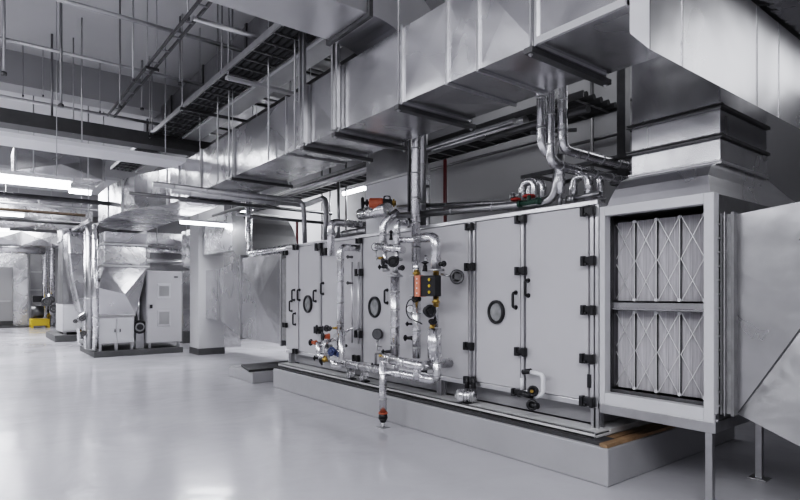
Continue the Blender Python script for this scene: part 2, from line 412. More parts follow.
# continuing to the far end then turning down into the far cabinet
y9 = cuts[-1]
ye = 10.7
MB().xbox(MX0, MX1, y9+.006, ye, MZ0, MZ1).build('duct_section', 'galv', md)
MB().box(MX0-.02, MX1+.02, ye-.012, ye+.012, MZ0-.02, MZ1+.02).build('flange', 'steel', md)
MB().prism([(3.15, ye+.02), (3.12, 11.2), (3.02, 11.55), (2.88, 11.9), (2.74, 12.35), (2.64, 12.9), (2.57, 13.6), (2.55, 14.4), (2.57, 15.2), (2.66, 15.8), (2.85, 16.3), (3.2, 16.6), (3.98, 16.6), (3.98, ye+.02)], 'z', MZ0, MZ1).build('elbow', 'foil', md)
for x_, y_ in ((3.10, 11.3), (2.63, 12.95), (2.56, 14.0)):
    MB().box(x_-.02, x_+.02, y_-.02, y_+.02, MZ0-.01, MZ1+.01).build('seam_strip', 'steel', md)

# ------------------------------------------------------------------ branch duct to the right
br = thing('branch_duct', 'broad smooth galvanised duct crossing overhead at the top right', 'duct', (MX0, 1.79, 3.07))
xs = [MX0, 3.55, 4.75, 5.2, 7.9]
for a, b_ in zip(xs, xs[1:]):
    MB().prism([(1.66, 3.03), (1.66, 3.80), (1.785, 3.80), (1.785, 3.17)], 'x', a+.003, b_-.003).build('duct_section', 'galv_smooth', br)
for x in xs[:-1]:
    MB().box(x-.005, x+.005, 1.655, 1.66, 3.03, 3.80).build('seam', 'galv_dark', br)
# ------------------------------------------------------------------ upper cross duct and drop
ud = thing('cross_duct', 'flat grey duct crossing high above and dropping onto the main duct', 'duct', (1.0, 4.2, 4.2))
MB().box(-1.2, 2.93, 4.24, 4.94, 4.20, 4.75).build('duct_section', 'galv_smooth', ud, bev=.005)
MB().box(2.93, 2.97, 4.20, 4.98, 4.16, 4.80).build('flange', 'steel_dark', ud)
rings = []
for i in range(7):
    a = i/6*math.pi/2*.9
    rings.append([(2.97+.42*math.sin(a), 4.24, 4.20-.17*(1-math.cos(a))), (2.97+.42*math.sin(a), 4.94, 4.20-.17*(1-math.cos(a))),
                  (2.97+.95*math.sin(a), 4.94, 4.75-.72*(1-math.cos(a))), (2.97+.95*math.sin(a), 4.24, 4.75-.72*(1-math.cos(a)))])
MB().loft(rings).build('elbow', 'galv_smooth', ud)
# top right duct
q = thing('foil_duct', 'crumpled foil clad duct passing above the branch duct at the upper right corner', 'duct', (5, 2.4, 3.9))
MB().box(4.2, 8.0, 1.45, 1.88, 3.83, 4.5).build('duct_section', 'foil_crumpled', q, bev=.02)

# ------------------------------------------------------------------ hangers under the main duct
def hanger(y, x0, x1, z, zt, label, w=.05, rods=True, mt='steel_dark', rr=.008, name='duct_hanger', group=None):
    h = thing(name, label, 'hanger', ((x0+x1)/2, y, z), group)
    MB().box(x0, x1, y-w/2, y+w/2, z-.042, z).build('cross_bar', mt, h, bev=.003)
    if rods:
        for x in (x0+.03, x1-.03):
            MB().cyl((x, y, z-.06), (x, y, zt), rr, 8).cyl((x, y, z-.05), (x, y, z-.042), rr*2.2, 6).build('rod', 'steel', h)
    return h
hl = {537: 'dark channel hanger under the main duct at the branch flare', 403: 'dark channel hanger under the main duct, second from the right',
      339: 'dark channel hanger under the main duct with twin bright struts', 307: 'dark channel hanger under the main duct beside the twin struts on their left',
      235: 'dark channel hanger under the main duct, second from the left', 202: 'dark channel hanger under the left end of the main duct'}
for px, lb in hl.items():
    y = ym(px)+.04
    hanger(y, MX0-.05, MX1+.12, MZ0-.022, CZ, lb, .07)
for px, lb in ((341, 'bright twin strut upright standing beside the main duct, nearer one'), (307.5, 'bright twin strut upright beside the main duct, farther one')):
    y = ym(px)+.02; t = thing('strut_upright', lb, 'strut', (MX0-.06, y, MZ0))
    for dy in (-.045, .045):
        MB().box(MX0-.075, MX0-.04, y+dy-.018, y+dy+.018, MZ0, CZ).build('channel', 'steel', t)

# ------------------------------------------------------------------ pipes
def pipe(label, pts, r, m='foil_pipe', bend=None, bands=.35, name='insulated_pipe', cat='pipe', group=None, n=16, flanges=()):
    pts = [Vector(p) for p in pts]
    t = thing(name, label, cat, pts[0], group)
    MB().tube(pts, r, n, bend=bend if bend is not None else r*2.4).build('cladding' if 'foil' in m else 'tube', m, t)
    if bands:
        mb = MB(); cnt = 0
        for a, b_ in zip(pts, pts[1:]):
            L = (b_-a).length; u = (b_-a).normalized(); k = bands*.6
            while k < L-r*2:
                if k > r*2.2:
                    c = a+u*k; MB().cyl(c-u*.008, c+u*.008, r*1.06, n).build('band', 'steel', t); cnt += 1
                k += bands
    for i in flanges:
        a = pts[i]; u = (pts[min(i+1, len(pts)-1)]-pts[max(i-1, 0)]).normalized()
        MB().cyl(a-u*.012, a+u*.012, r*1.7, 16).build('flange', 'steel', t)
    return t
def P(px, py, X): return at(px, py, X=X)
def down(a, z): return Vector((a[0], a[1], z))

# along the top of the air handler
yA, yB = yo(545, 4.5), yo(402, 4.5)
za = 2.52
pipe('grey pipe lying along the front top of the air handling unit, the thicker front one', [P(398, 216, 4.36), (4.46, 3.55, 2.50), (4.46, 3.30, 2.50), (4.46, 3.22, 2.93)], .042, 'steel_pipe', .14, .6)
pipe('thinner grey pipe behind the thick one along the air handler top', [P(398, 207, 4.6), (4.62, 3.75, 2.56), (4.62, 3.4, 2.56), (4.62, 3.32, 2.93)], .028, 'steel_pipe', .12, .6)
pipe('slim conduit lying farthest back along the air handler top', [P(410, 205, 4.85), (4.85, 4.2, 2.56)], .014, 'steel_dark', .05, 0, name='conduit', cat='conduit')
# three tall risers behind the duct
q1, q2, q3 = P(541, 147, 4.16), P(550.5, 147, 4.24), P(562.5, 147, 4.32)
pipe('shiny clad riser pipe behind the main duct, left one of three', [(4.46, q1.y, 2.55), (4.46, q1.y, 2.80), down(q1, 2.95), down(q1, CZ)], .040, 'foil_pipe', .1, .28)
pipe('shiny clad riser pipe behind the main duct, middle one bending level toward the right wall', [(WX, q2.y, 2.80), (q2.x, q2.y, 2.80), down(q2, CZ)], .042, 'foil_pipe', .1, .28)
pipe('shiny clad riser pipe behind the main duct, right one bending level toward the right wall', [(WX, q3.y, 2.93), (q3.x, q3.y, 2.93), down(q3, CZ)], .046, 'foil_pipe', .1, .28)
# clamp straps on the risers
t = thing('pipe_support', 'dark strut clamp holding the three riser pipes', 'bracket', (4.15, 3.3, 3.05))
c = P(551, 131, 4.34); MB().bar(c+Vector((-.10, .16, 0)), c+Vector((.16, -.17, 0)), .03, .03).build('channel', 'steel_dark', t)
# U bends on top of the unit
def ubend(label, pa, pb, X, zt, r, wheels=True):
    a = at(pa, 200, X=X); b_ = at(pb, 200, X=X)
    a = Vector((X, a.y, ZT)); b_ = Vector((X, b_.y, ZT))
    t = thing('looped_pipe', label, 'pipe', a)
    MB().tube([a, down(a, zt), down(b_, zt), b_], r, 16, bend=abs(a.y-b_.y)*.5).build('cladding', 'foil_pipe', t)
    m = MB()
    for q in (a, b_): MB().cyl(q+Vector((0, 0, .10)), q+Vector((0, 0, .125)), r*1.5, 14).build('flange', 'steel', t)
    return t
ubend('foil clad looped pipe rising from the unit top left of the risers, front one', 522.5, 534.5, 4.75, 2.80, .04)
ubend('foil clad looped pipe rising from the unit top left of the risers, rear one', 530, 543, 5.15, 2.88, .04)
ubend('foil clad looped pipe on the unit top right of the risers, front one', 573.5, 588.5, 4.72, 2.74, .04)
ubend('foil clad looped pipe on the unit top right of the risers, rear one', 590, 600, 5.0, 2.78, .036)

def wheel_valve(label, c, axis=(-1, 0, 0), R=.06, body='black', wheel='black', stem=.05, name='hand_valve', hub=None, spokes=4):
    c = Vector(c); ax = Vector(axis).normalized()
    t = thing(name, label, 'valve', c)
    MB().cyl(c-ax*.045, c+ax*.02, R*.6, 14).cyl(c-ax*.05, c-ax*.03, R*.8, 14).cyl(c+ax*.0, c+ax*stem, R*.25, 10).build('body', body, t)
    w = c+ax*stem; u = ax.orthogonal().normalized(); v = ax.cross(u)
    m = MB().torus(w, ax, R*.85, R*.26, 20, 8).cyl(w-ax*.02, w+ax*.02, R*.5, 12)
    for i in range(spokes):
        an = math.pi*2*i/spokes; m.bar(w, w+(u*math.cos(an)+v*math.sin(an))*R*.9, R*.3, R*.3)
    m.build('hand_wheel', wheel, t)
    return t
wheel_valve('small red hand valve on the air handler top beside the looped pipes', (4.5, yo(516, 4.5), 2.52), (0, 0, 1), .05, 'steel', 'red_valve', .06)
wheel_valve('red hand valve on the air handler top below the looped pipes', (4.5, yo(529, 4.5), 2.52), (0, 0, 1), .06, 'steel', 'red_valve', .07)
t = thing('green_valve', 'green valve body lying on the pipe at the foot of the looped pipes', 'valve', (4.4, 3.6, 2.5))
c = P(529, 202.5, 4.4); MB().cyl(c+Vector((0, -.11, 0)), c+Vector((0, .11, 0)), .024, 14).cyl(c, c+Vector((0, 0, .07)), .02, 10).build('body', 'green', t)
for q_ in (-.13, .10): MB().cyl(c+Vector((0, q_, 0)), c+Vector((0, q_+.03, 0)), .036, 14).build('flange', 'green', t)
wheel_valve('brass and steel hand valve left of the looped pipe at mid height', (4.70, yo(517, 4.7), 2.66), (0, 1, 0), .045, 'steel', 'steel', .06)
wheel_valve('round steel hand valve on the unit top left of the right looped pipes', (4.62, yo(567, 4.6), 2.52), (-.5, .8, 0), .065, 'steel', 'foil_pipe', .08)
o = pipe('short dark pipe between the right looped pipes at the unit top', [(4.62, yo(567, 4.62), 2.52), (4.66, yo(600, 4.66), 2.54)], .022, 'steel_pipe', None, 0)

# tall pair of clad pipes with bracket above the pipe cluster
b0 = P(416, 212, 4.30); pipe('tall bright clad pipe dropping from the main duct level to the valve cluster', [down(b0, 1.98), down(b0, CZ)], .055, 'foil_pipe', None, .3)
b0 = P(423, 212, 4.55); pipe('tall grey pipe just right of the tall bright clad pipe', [down(b0, ZT), down(b0, CZ)], .04, 'steel_pipe', None, .5)
b0 = P(409, 212, 4.5); pipe('slim dark pipe just left of the tall bright clad pipe', [down(b0, ZT), down(b0, CZ)], .02, 'steel_dark', None, 0)
t = thing('bracket_plate', 'grey perforated bracket standing right of the tall pipes on the unit top', 'bracket', (4.7, 5, 2.43))
c = P(428, 200, 4.7); MB().box(4.68, 4.71, c.y-.035, c.y+.035, ZT, 3.06).build('plate', 'steel', t)
for zz in (2.6, 2.75, 2.98): MB().box(4.64, 4.69, c.y-.04, c.y+.04, zz-.015, zz+.015).build('clip', 'steel_dark', t)
# red vertical pipe on the back wall
a = P(445, 141, WX-.25); pipe('thin dark red pipe standing in front of the grey back wall', [down(a, 0), down(a, a.z)], .038, 'red', None, 0, name='red_pipe')
MB  # (wall conduits follow)
for i, (pa, pb, lb) in enumerate((((430, 170), (540, 142), 'dark conduit running level along the back wall left of the risers'),
                                  ((568, 118), (624, 97), 'upper conduit on the back wall between the risers and the filter housing riser'),
                                  ((568, 146), (632, 127), 'lower conduit on the back wall between the risers and the filter housing riser'))):
    a = P(*pa, WX-.06); b_ = P(*pb, WX-.06); b_.z = a.z
    pipe(lb, [a, b_+Vector((0, -.4, 0))], .028, 'steel_dark', None, 0, name='conduit', cat='conduit')
a = P(592, 100, WX-.1); pipe('thin vertical conduit on the back wall right of the risers', [down(a, 0), down(a, CZ)], .028, 'steel_dark', None, 0, name='conduit', cat='conduit')
t = thing('post', 'thick black steel post between the risers and the riser duct', 'post', (5.6, 3.2, 2.43))
a = P(623, 100, 5.7); MB().box(5.66, 5.76, a.y-.05, a.y+.05, 2.86, CZ).build('shaft', 'steel_dark', t)
MB().box(5.6, 5.8, a.y-.10, a.y+.10, 2.80, 2.87).build('foot_plate', 'steel_dark', t)
t = thing('pipe_rack', 'dark steel ladder rack carrying conduits behind the filter housing riser', 'rack', (5.4, 3.4, 2.9))
for dz, X in ((2.98, 5.2), (3.0, 5.9)):
    a = at(632, 150, X=X)
    MB().bar((X, 2.75, dz), (X, 4.3, dz), .05, .04).build('rail', 'steel_dark', t)
for yy2 in (3.0, 3.4, 3.8, 4.2):
    MB().bar((5.2, yy2, 2.99), (5.9, yy2, 2.99), .04, .03).build('rung', 'steel_dark', t)
MB().cyl((5.2, 2.78, 2.8), (5.2, 2.78, CZ), .01, 8).cyl((5.9, 4.3, 2.8), (5.9, 4.3, CZ), .01, 8).build('rod', 'steel', t)

# drop duct behind the cluster
dd = thing('drop_duct', 'foil clad square duct dropping from the main duct onto the air handler', 'duct', (4.5, 5.5, 2.43))
ya, yb_ = at(410, 200, X=4.66).y, at(366, 200, X=4.66).y
MB().box(4.66, 4.98, ya, yb_, ZT+.01, 3.19).build('duct_section', 'white_plastic', dd)  # white colour makes up for the weak light on this lower section
MB().box(4.63, 5.0, ya-.02, yb_+.02, 3.19, 3.22).build('flange', 'steel', dd)
MB().box(4.66, 4.98, ya, yb_, 3.22, 4.2).build('duct_section', 'galv_dark', dd, bev=.01)  # darker metal keeps the tone step to the brightened lower section

# ---- cluster in front of the unit
CX = 4.15; CF = 3.95
# left upright with elbow into the unit
a = P(340.5, 247, 4.12); b_ = Vector((AX, a.y-.0, a.z)); lo = P(340.5, 352, 4.12)
pipe('tall clad upright with a top elbow entering the left half of the unit', [Vector((AX, a.y, a.z)), a, down(a, lo.z)], .05, 'foil_pipe', .1, .3)
a = P(331, 222, 4.25); e = Vector((4.95, a.y, a.z))
pipe('clad pipe dropping from the unit top at the left elbow', [e, a, down(a, P(331, 256, 4.25).z)], .055, 'foil_pipe', .1, .3)
a = P(338.5, 218, 4.6)
pipe('thin grey pipe standing on the unit top left of the drop duct', [down(a, 2.45), down(a, 3.35)], .022, 'steel_pipe', None, 0)
pipe('fat grey pipe lying across the unit top behind the left elbow', [(4.75, yo(368, 4.75), 2.55), (4.75, yo(334, 4.75), 2.55)], .06, 'steel_pipe', None, .4)
# central group
a = P(383, 216, 4.18)
pipe('clad pipe bending down over the unit edge left of the actuator column', [P(398, 212, 4.36), Vector((4.18, a.y, 2.50)), down(a, P(383, 250, 4.18).z)], .052, 'foil_pipe', .1, .25)
a = P(397, 222, 4.1)
pipe('slim clad pipe bending down over the unit edge beside the tall clad pipe', [Vector((4.4, a.y, a.z)), a, down(a, P(397, 252, 4.1).z)], .042, 'foil_pipe', .08, .25)
a = P(395, 276, CX); pipe('long clad upright left of the actuator box down to the manifold', [down(a, P(395, 356, CX).z), a], .056, 'foil_pipe', None, .22, flanges=(1,))
a = P(416.5, 258, CX); pipe('clad upright above the left half of the actuator box', [down(a, P(416, 276, CX).z), down(a, 1.99)], .048, 'foil_pipe', None, .2, flanges=(0,))
a = P(416.5, 318, CX); pipe('clad upright under the left half of the actuator box', [down(a, P(416, 358, CX).z), down(a, P(416, 296, CX).z)], .048, 'foil_pipe', None, .2, flanges=(1,))
a = P(436, 237, 4.10); pipe('clad elbow pipe above the right half of the actuator box', [P(417, 238, 4.15), a, down(a, P(436, 270, 4.10).z)], .056, 'foil_pipe', .1, .2, flanges=(2,))
a = P(436, 304, 4.10); pipe('slim bright pipe with brass ends under the right half of the actuator box', [down(a, P(436, 327, 4.10).z), down(a, P(436, 270, 4.10).z)], .028, 'foil_pipe', None, .12)
a = P(434.5, 328, 4.10); pipe('fat clad upright below the brass fitting', [down(a, P(434, 360, 4.10).z), a], .078, 'foil_pipe', None, .2)
# manifold
a = P(383, 358, CF); b_ = P(419, 366, CF); e = Vector((AX, b_.y, b_.z))
pipe('thick clad manifold pipe turning into the unit near the floor drop', [a, b_, e], .056, 'foil_pipe', .06, .28)
a2 = P(340, 363, CF+.05); b2 = P(424, 383, CF+.05); f2 = P(437, 377, 4.10)
pipe('lower clad pipe running along the unit foot and turning up at the fat upright', [a2, Vector((CF+.05, b2.y+.1, a2.z)), Vector((CF+.05, f2.y, a2.z)), Vector((4.10, f2.y, a2.z)), Vector((4.10, f2.y, a2.z+.28))], .048, 'foil_pipe', .09, .3)
# floor drop
fl = P(383, 428, CF); t = pipe('white clad pipe dropping to the floor in front of the plinth', [Vector((CF, fl.y, .16)), Vector((CF, fl.y, 1.6-64*6.64/556))], .046, 'foil_pipe', None, .3, name='drop_pipe')
MB().cyl((CF, fl.y, .11), (CF, fl.y, .17), .058, 16, .05).cyl((CF, fl.y, .06), (CF, fl.y, .11), .03, 16, .055).build('coupling', 'black', t)
MB().cyl((CF, fl.y, .165), (CF, fl.y, .182), .057, 16).build('clamp_ring', 'orange', t)
MB().cyl((CF, fl.y, 0), (CF, fl.y, .07), .022, 12).build('tail_pipe', 'foil_pipe', t)
MB().box(CF-.06, CF+.06, fl.y-.06, fl.y+.06, 0, .008).build('floor_plate', 'steel', t)
MB().cyl((CF, fl.y, .84), (CF, fl.y, .875), .052, 16).build('collar', 'brass', t)

# actuator box
c = P(426.5, 286, 4.04); L = .19; H = .115
t = thing('actuator_box', 'black valve actuator box with an orange stripe and yellow buttons', 'actuator', c)
MB().box(4.0, 4.09, c.y-L, c.y+L, c.z-H, c.z+H).build('housing', 'black', t, bev=.01)
MB().box(3.985, 4.09, c.y+L*.30, c.y+L*.76, c.z-H-.004, c.z+H+.004).build('orange_cover', 'orange_soft', t, bev=.006)
m = MB()
for k in (-.6, 0, .6): MB().cyl((3.99, c.y-L*.5, c.z+H*k), (4.0, c.y-L*.5, c.z+H*k), .016, 12).build('button', 'yellow', t)
m = MB()
for k in (-.7, -.2, .3, .7): MB().cyl((3.98, c.y+L*.53, c.z+H*k), (3.986, c.y+L*.53, c.z+H*k), .009, 8).build('screw', 'white_plastic', t)
for px_, z0, z1 in ((416.5, c.z+H, c.z+H+.07), (436, c.z+H, c.z+H+.12), (436, c.z-H-.12, c.z-H), (416.5, c.z-H-.06, c.z-H)):
    y = at(px_, 290, X=4.1).y; MB().cyl((4.1, y, z0), (4.1, y, z1), .032, 14).cyl((4.1, y, (z0+z1)/2-.012), (4.1, y, (z0+z1)/2+.012), .046, 6).build('brass_fitting', 'brass', t)
y = at(435, 326, X=4.1).y; z = at(435, 326, X=4.1).z
wheel_valve('small brass and green valve above the fat clad upright', (4.06, y, z), (-.2, -.3, .6), .045, 'brass', 'black', .06)
# big actuator on top (orange red)
c = P(376, 203, 4.35)
t = thing('motor_actuator', 'orange red motor actuator with black body lying above the unit edge', 'actuator', c)
au = Vector((.788, -.616, 0)); av = Vector((.616, .788, 0)); aw = Vector((0, 0, 1)); s1 = (c-Vector((0, 0, CH))).dot(av)/FL
def aring(k, r, n=8): return [c+au*(k*s1)+(av*math.cos(math.pi/4*i+.39)+aw*math.sin(math.pi/4*i+.39))*r for i in range(8)]
MB().loft([aring(-7, .05), aring(-6, .068), aring(6.2, .068), aring(7.2, .06)]).build('housing', 'orange', t, bev=.006)
MB().loft([aring(7.2, .058), aring(16, .05)]).tube([c+au*(8*s1)+aw*.04, c+au*(8*s1)+aw*.09, c+au*(14*s1)+aw*.09, c+au*(14*s1)+aw*.04], .01, 8, bend=.02).build('black_body', 'black', t)
MB().cyl(c+au*(16*s1), c+au*(20*s1), .034, 14).cyl(c+au*(17*s1), c+au*(18.5*s1), .055, 14).build('brass_neck', 'brass', t)
m = MB().cyl(c-au*(15*s1), c-au*(6*s1), .024, 12).cyl(c-au*(10*s1), c-au*(8*s1), .05, 12)
w0 = c-au*(13.5*s1); m.torus(w0, au, .06, .02, 18, 8)
for i in range(4): m.bar(w0, w0+(av*math.cos(i*math.pi/2)+aw*math.sin(i*math.pi/2))*.06, .02, .02)
m.build('hand_wheel', 'black', t)
MB().cyl(c+Vector((0, 0, -.15)), c+Vector((0, 0, -.06)), .025, 12).build('stem', 'steel', t)
pipe('fat foil pipe lying on the unit edge under the orange red actuator', [P(388, 209, 4.40), P(361, 214.5, 4.40)], .085, 'foil_pipe', None, .2)

# valves with black wheels in the cluster
def vv(label, px, py, X, R, axis=(-1, 0, 0), **k): return wheel_valve(label, P(px, py, X), axis, R, **k)
vv('large black hand wheel in front of the upright under the actuator box', 428.5, 311, 3.98, .065, (-.4, -1, 0), stem=.05)
vv('black hand wheel on a side spindle right of the actuator box', 456, 277, 4.30, .075, (-.5, -.8, 0), stem=.06, wheel='steel_dark')
vv('black hand wheel at the top of the left valve stack, front one', 393, 262, 4.02, .062, (-.6, -.8, 0))
vv('black hand wheel behind the front one on the left valve stack', 386.5, 262, 4.15, .045, (-1, .2, 0))
vv('small black wheel low on the left valve stack', 383.5, 267, 4.1, .03, (-.5, .6, 0))
vv('small black wheel valve between the two clad uprights, lower one', 409, 338, 4.25, .036, (-.4, .8, 0))
vv('small black wheel valve between the two clad uprights, upper one', 411, 324, 4.25, .026, (-.4, .8, 0))
vv('flat black valve between the uprights above the actuator box', 425, 267, 4.15, .04, (0, 0, 1))
vv('black knob valve on the elbow above the actuator box', 442, 264, 4.05, .03, (-.3, -.8, 0))
vv('brass and steel flange valve at the head of the long clad upright', 394, 274.5, CX, .05, (0, 0, 1), body='brass', wheel='steel', stem=.02)
vv('black valve below the unit top between the clad bends', 391, 236, 4.2, .03, (0, 0, 1))
# left lower cluster
vv('black hand wheel highest left of the lower left valve group', 320, 329.5, 4.15, .065, (-.7, .5, 0))
vv('black hand wheel right of the highest one in the lower left valve group', 328, 328.5, 4.1, .045, (-.7, -.5, .1))
vv('black hand wheel with orange hub in the middle of the lower left valve group', 326, 336.5, 4.0, .055, (-.9, .2, 0), body='orange')
vv('small black hand wheel with orange stem at the far left of the valve group', 313.5, 342.5, 3.98, .045, (-.4, 1, 0), body='orange')
vv('blue valve low in the lower left valve group', 334, 352, 4.0, .06, (-.8, -.2, .2), body='blue', wheel='blue')
vv('second blue valve at the right edge of the lower left valve group', 341, 355, 4.02, .035, (-.8, -.2, .2), body='blue', wheel='blue')
vv('black valve at the bottom of the lower left valve group', 324, 360, 3.98, .055, (-.6, .4, -.3), body='brass')
vv('small black valve at the bottom left of the lower left valve group', 318, 358, 4.0, .035, (-.6, .6, 0))
for i, (pts, r, lb) in enumerate((
    ([P(319, 342, 4.02), P(319, 356, 4.02), P(326, 357, 4.02)], .05, 'short white looped pipe at the left of the lower valve group'),
    ([P(328, 341, 4.1), P(340, 338, 4.12), P(345, 334, 4.3)], .025, 'short bright pipe crossing the lower valve group at mid height'),
    ([P(333, 360, 4.0), P(333, 364, 4.0), P(342, 366, 4.0), P(342, 330, 4.0)], .045, 'white U shaped pipe at the foot of the lower valve group'),
    ([P(344, 333, 4.2), P(352, 328, 4.25), P(360, 329, 4.38)], .018, 'thin pipe with brackets linking the lower valve group to the unit'),
    ([P(327, 347, 4.05), P(340, 352, 4.05)], .02, 'short thin pipe behind the blue valve'),
    ([P(314, 342.5, 4.05), P(327, 346, 4.05)], .016, 'short thin pipe behind the far left orange stem'))):
    pipe(lb, pts, r, 'foil_pipe', .05, 0, name='short_pipe')
pipe('white pipe stub standing behind the middle of the lower left valve group', [P(327, 358, 4.08), P(327, 340, 4.08)], .04, 'foil_pipe', None, 0, name='short_pipe')
vv('small steel valve with brass hub at the top right of the lower left valve group', 338, 336, 4.02, .04, (-.8, -.3, 0), body='brass', wheel='steel')
vv('small dark valve right of the blue valve in the lower left group', 344, 346, 4.05, .028, (-.8, -.3, 0))
vv('small steel valve under the orange hubbed wheel of the lower left group', 329, 346, 4.0, .03, (-.8, -.3, 0), body='steel', wheel='steel_dark')
vv('brass bodied small valve at the head of the lower left group', 334, 328, 4.08, .028, (-.8, .3, 0), body='brass', wheel='black')
vv('dark round sensor head on the right of the valve stack above the long upright', 399, 259, 4.06, .03, (-.8, -.3, 0), body='steel')
vv('small brass valve at the left of the valve stack above the long upright', 380, 258, 4.1, .03, (-.8, .3, 0), body='brass', wheel='steel')
# gauges
def gauge(label, px, py, X, R, face='white_plastic'):
    c = P(px, py, X); t = thing('pressure_gauge', label, 'gauge', c)
    ax = Vector((-.85, -.5, 0)).normalized()
    MB().cyl(c, c+ax*.03, R, 20).build('case', 'black', t)
    MB().cyl(c+ax*.03, c+ax*.033, R*.82, 20).build('dial', face, t)
    MB().bar(c+ax*.035, c+ax*.035+Vector((0, 0, R*.65)), .004, .004).build('needle', 'black', t)
    MB().tube([c+Vector((0, 0, -R)), c+Vector((0, 0, -R-.09)), c+Vector((.10, 0, -R-.11))], .008, 8, bend=.03).build('stem', 'steel', t)
gauge('round gauge on the middle door below the porthole', 378, 334, 4.36, .075, 'glass_dark')
gauge('round pale dial gauge on the capillary loop under the actuator box', 411, 309, 4.2, .05)
gauge('round gauge near the unit top left of the valve stack', 376, 247, 4.3, .055)
t = thing('capillary_loop', 'thin black capillary tube looping left of the large black hand wheel', 'tube', P(411, 310, 4.0))
MB().tube([P(417, 300, 4.0), P(409, 299, 4.0), P(405.5, 308, 4.0), P(408, 318, 4.0), P(416, 321, 4.0), P(422, 324, 4.0)], .007, 8, bend=.08).build('tube', 'black', t)
pipe('thin steel pipe dropping from the round gauge on the middle door', [P(377, 341, 4.3), P(377, 350, 4.3), P(388, 352, 4.2)], .012, 'steel_pipe', .04, 0, name='short_pipe')
pipe('thin steel pipe below the middle door ending at the manifold', [P(375.5, 370, 4.25), P(375.5, 353, 4.25), P(388, 352, 4.15)], .018, 'steel_pipe', .04, 0, name='short_pipe')
vv('black valve on the thin pipe below the middle door', 387, 351.5, 4.12, .03, (-.5, .5, 0))
vv('black valve under the manifold at the thin pipe foot', 376, 366, 4.2, .04, (-.5, .5, 0))
vv('black valve under the manifold between the two clad runs', 423, 370, 4.2, .045, (-.5, .5, 0))
pipe('slim steel spindle pipe right of the actuator box', [P(441, 274, 4.15), P(449, 276, 4.2), P(455, 277, 4.3)], .012, 'steel_pipe', .03, 0, name='short_pipe')
pipe('clad pipe linking the two tops of the actuator column', [P(398, 240, 4.12), P(416, 240, 4.15)], .035, 'foil_pipe', None, .1)
# thin panel pipes on left doors
for px_, lb in ((352, 'thin bright conduit up the left half of the unit, left one'), (358.5, 'thin bright conduit up the left half of the unit, right one')):
    a = P(px_, 262, 4.38); pipe(lb, [down(a, .9), a], .014, 'aluminium', None, 0, name='conduit', cat='conduit')
for i, (px_, py_) in enumerate(((349.5, 257), (349.5, 283))):
    vv('small grey tee fitting on the unit beside the tall upright, %s one' % ('upper', 'lower')[i], px_, py_, 4.34, .025, (-1, 0, 0), body='steel_dark', wheel='steel_dark', stem=.03, name='tee_fitting')
# pumps/motors on the rail
def motor(label, pa, pb, py, X, r):
    a = P(pa, py, X); b_ = P(pb, py, X); t = thing('pump_motor', label, 'motor', a)
    u = (b_-a); u.z = 0; u.normalize(); L = (b_-a).length
    MB().cyl(a, a+u*L, r, 24).build('body', 'foil_pipe', t, bev=0)
    MB().cyl(a-u*.02, a, r*.8, 24, r).cyl(a-u*.045, a-u*.02, r*.35, 12).build('end_cap', 'steel_white', t)
    m = MB()
    for k in range(5): c = a+u*L*(.2+.15*k); m.cyl(c-u*.006, c+u*.006, r*1.07, 24)
    m.build('cooling_fin', 'steel', t)
    MB().box(a.x-.04, a.x+.08, min(a.y, b_.y)+.03, max(a.y, b_.y)-.03, .405, a.z-r*.9).build('foot', 'black', t)
# horizontal cylinder axis along Y (nearer end is at the right) : face end at left
def motor2(label, px, py, X, r, L):
    a = P(px, py, X); t = thing('pump_motor', label, 'motor', a)
    u = Vector((.78, -.62, 0)); r_ = r
    MB().cyl(a, a+u*L, r, 24).build('body', 'foil_pipe', t)
    MB().cyl(a-u*.02, a, r*.75, 24, r*.98).cyl(a-u*.035, a-u*.02, r*.3, 12).build('end_cap', 'steel_white', t)
    m = MB()
    for k in range(4): c = a+u*L*(.25+.17*k); m.cyl(c-u*.006, c+u*.006, r*1.07, 24)
    m.build('cooling_fin', 'steel', t)
    c = a+u*L*.5; MB().box(c.x-.04, c.x+.04, c.y-.05, c.y+.05, .405, a.z-r*.8).build('foot', 'black', t)
motor2('silver ribbed pump motor on the white rail below the double post', 458, 396, 4.25, .072, .20)
motor2('small silver pump motor on the white rail, left one of a pair', 349, 375, 4.25, .055, .09)
motor2('small silver pump motor on the white rail, right one of a pair', 362, 377, 4.25, .055, .09)
for px_, lb in ((467, 'left'), (473.5, 'right')):
    t = thing('black_fitting', 'black plug fitting above the ribbed pump motor, %s one' % lb, 'fitting', P(px_, 386, 4.38))
    c = P(px_, 380, 4.37); MB().cyl((c.x, c.y, c.z-.09), (c.x, c.y, c.z+.04), .026, 12).cyl((c.x, c.y, c.z-.03), (c.x, c.y, c.z-.01), .036, 12).build('plug', 'black', t)
# trap under the right door
c = P(531, 372, 4.36)
t = thing('drain_trap', 'white condensate drain trap with black unions at the foot of the right doors', 'trap', c)
MB().tube([P(523, 372, 4.34), P(531, 371, 4.34)], .026, 12).build('inlet_union', 'black', t)
MB().tube([P(531, 372, 4.32), P(543, 375, 4.32), P(543, 394, 4.32), P(536, 397, 4.32)], .022, 12, bend=.04).build('white_pipe', 'white_plastic', t)
MB().tube([P(522, 378, 4.34), P(522, 390, 4.34)], .02, 12).build('white_pipe', 'white_plastic', t)
MB().tube([P(520, 393, 4.32), P(532, 396, 4.32)], .03, 12).build('lower_union', 'black', t)
c = P(533, 391, 4.28); MB().torus(c, (-1, -.6, 0), .04, .014).cyl(c, c+Vector((.05, 0, 0)), .03, 14).build('upper_wheel', 'black', t)
c = P(532, 405, 4.28); MB().torus(c, (-1, -.6, 0), .04, .016).cyl(c, c+Vector((.05, 0, 0)), .035, 14).tube([c, c+Vector((0, -.07, 0))], .03, 12).build('lower_wheel', 'black', t)
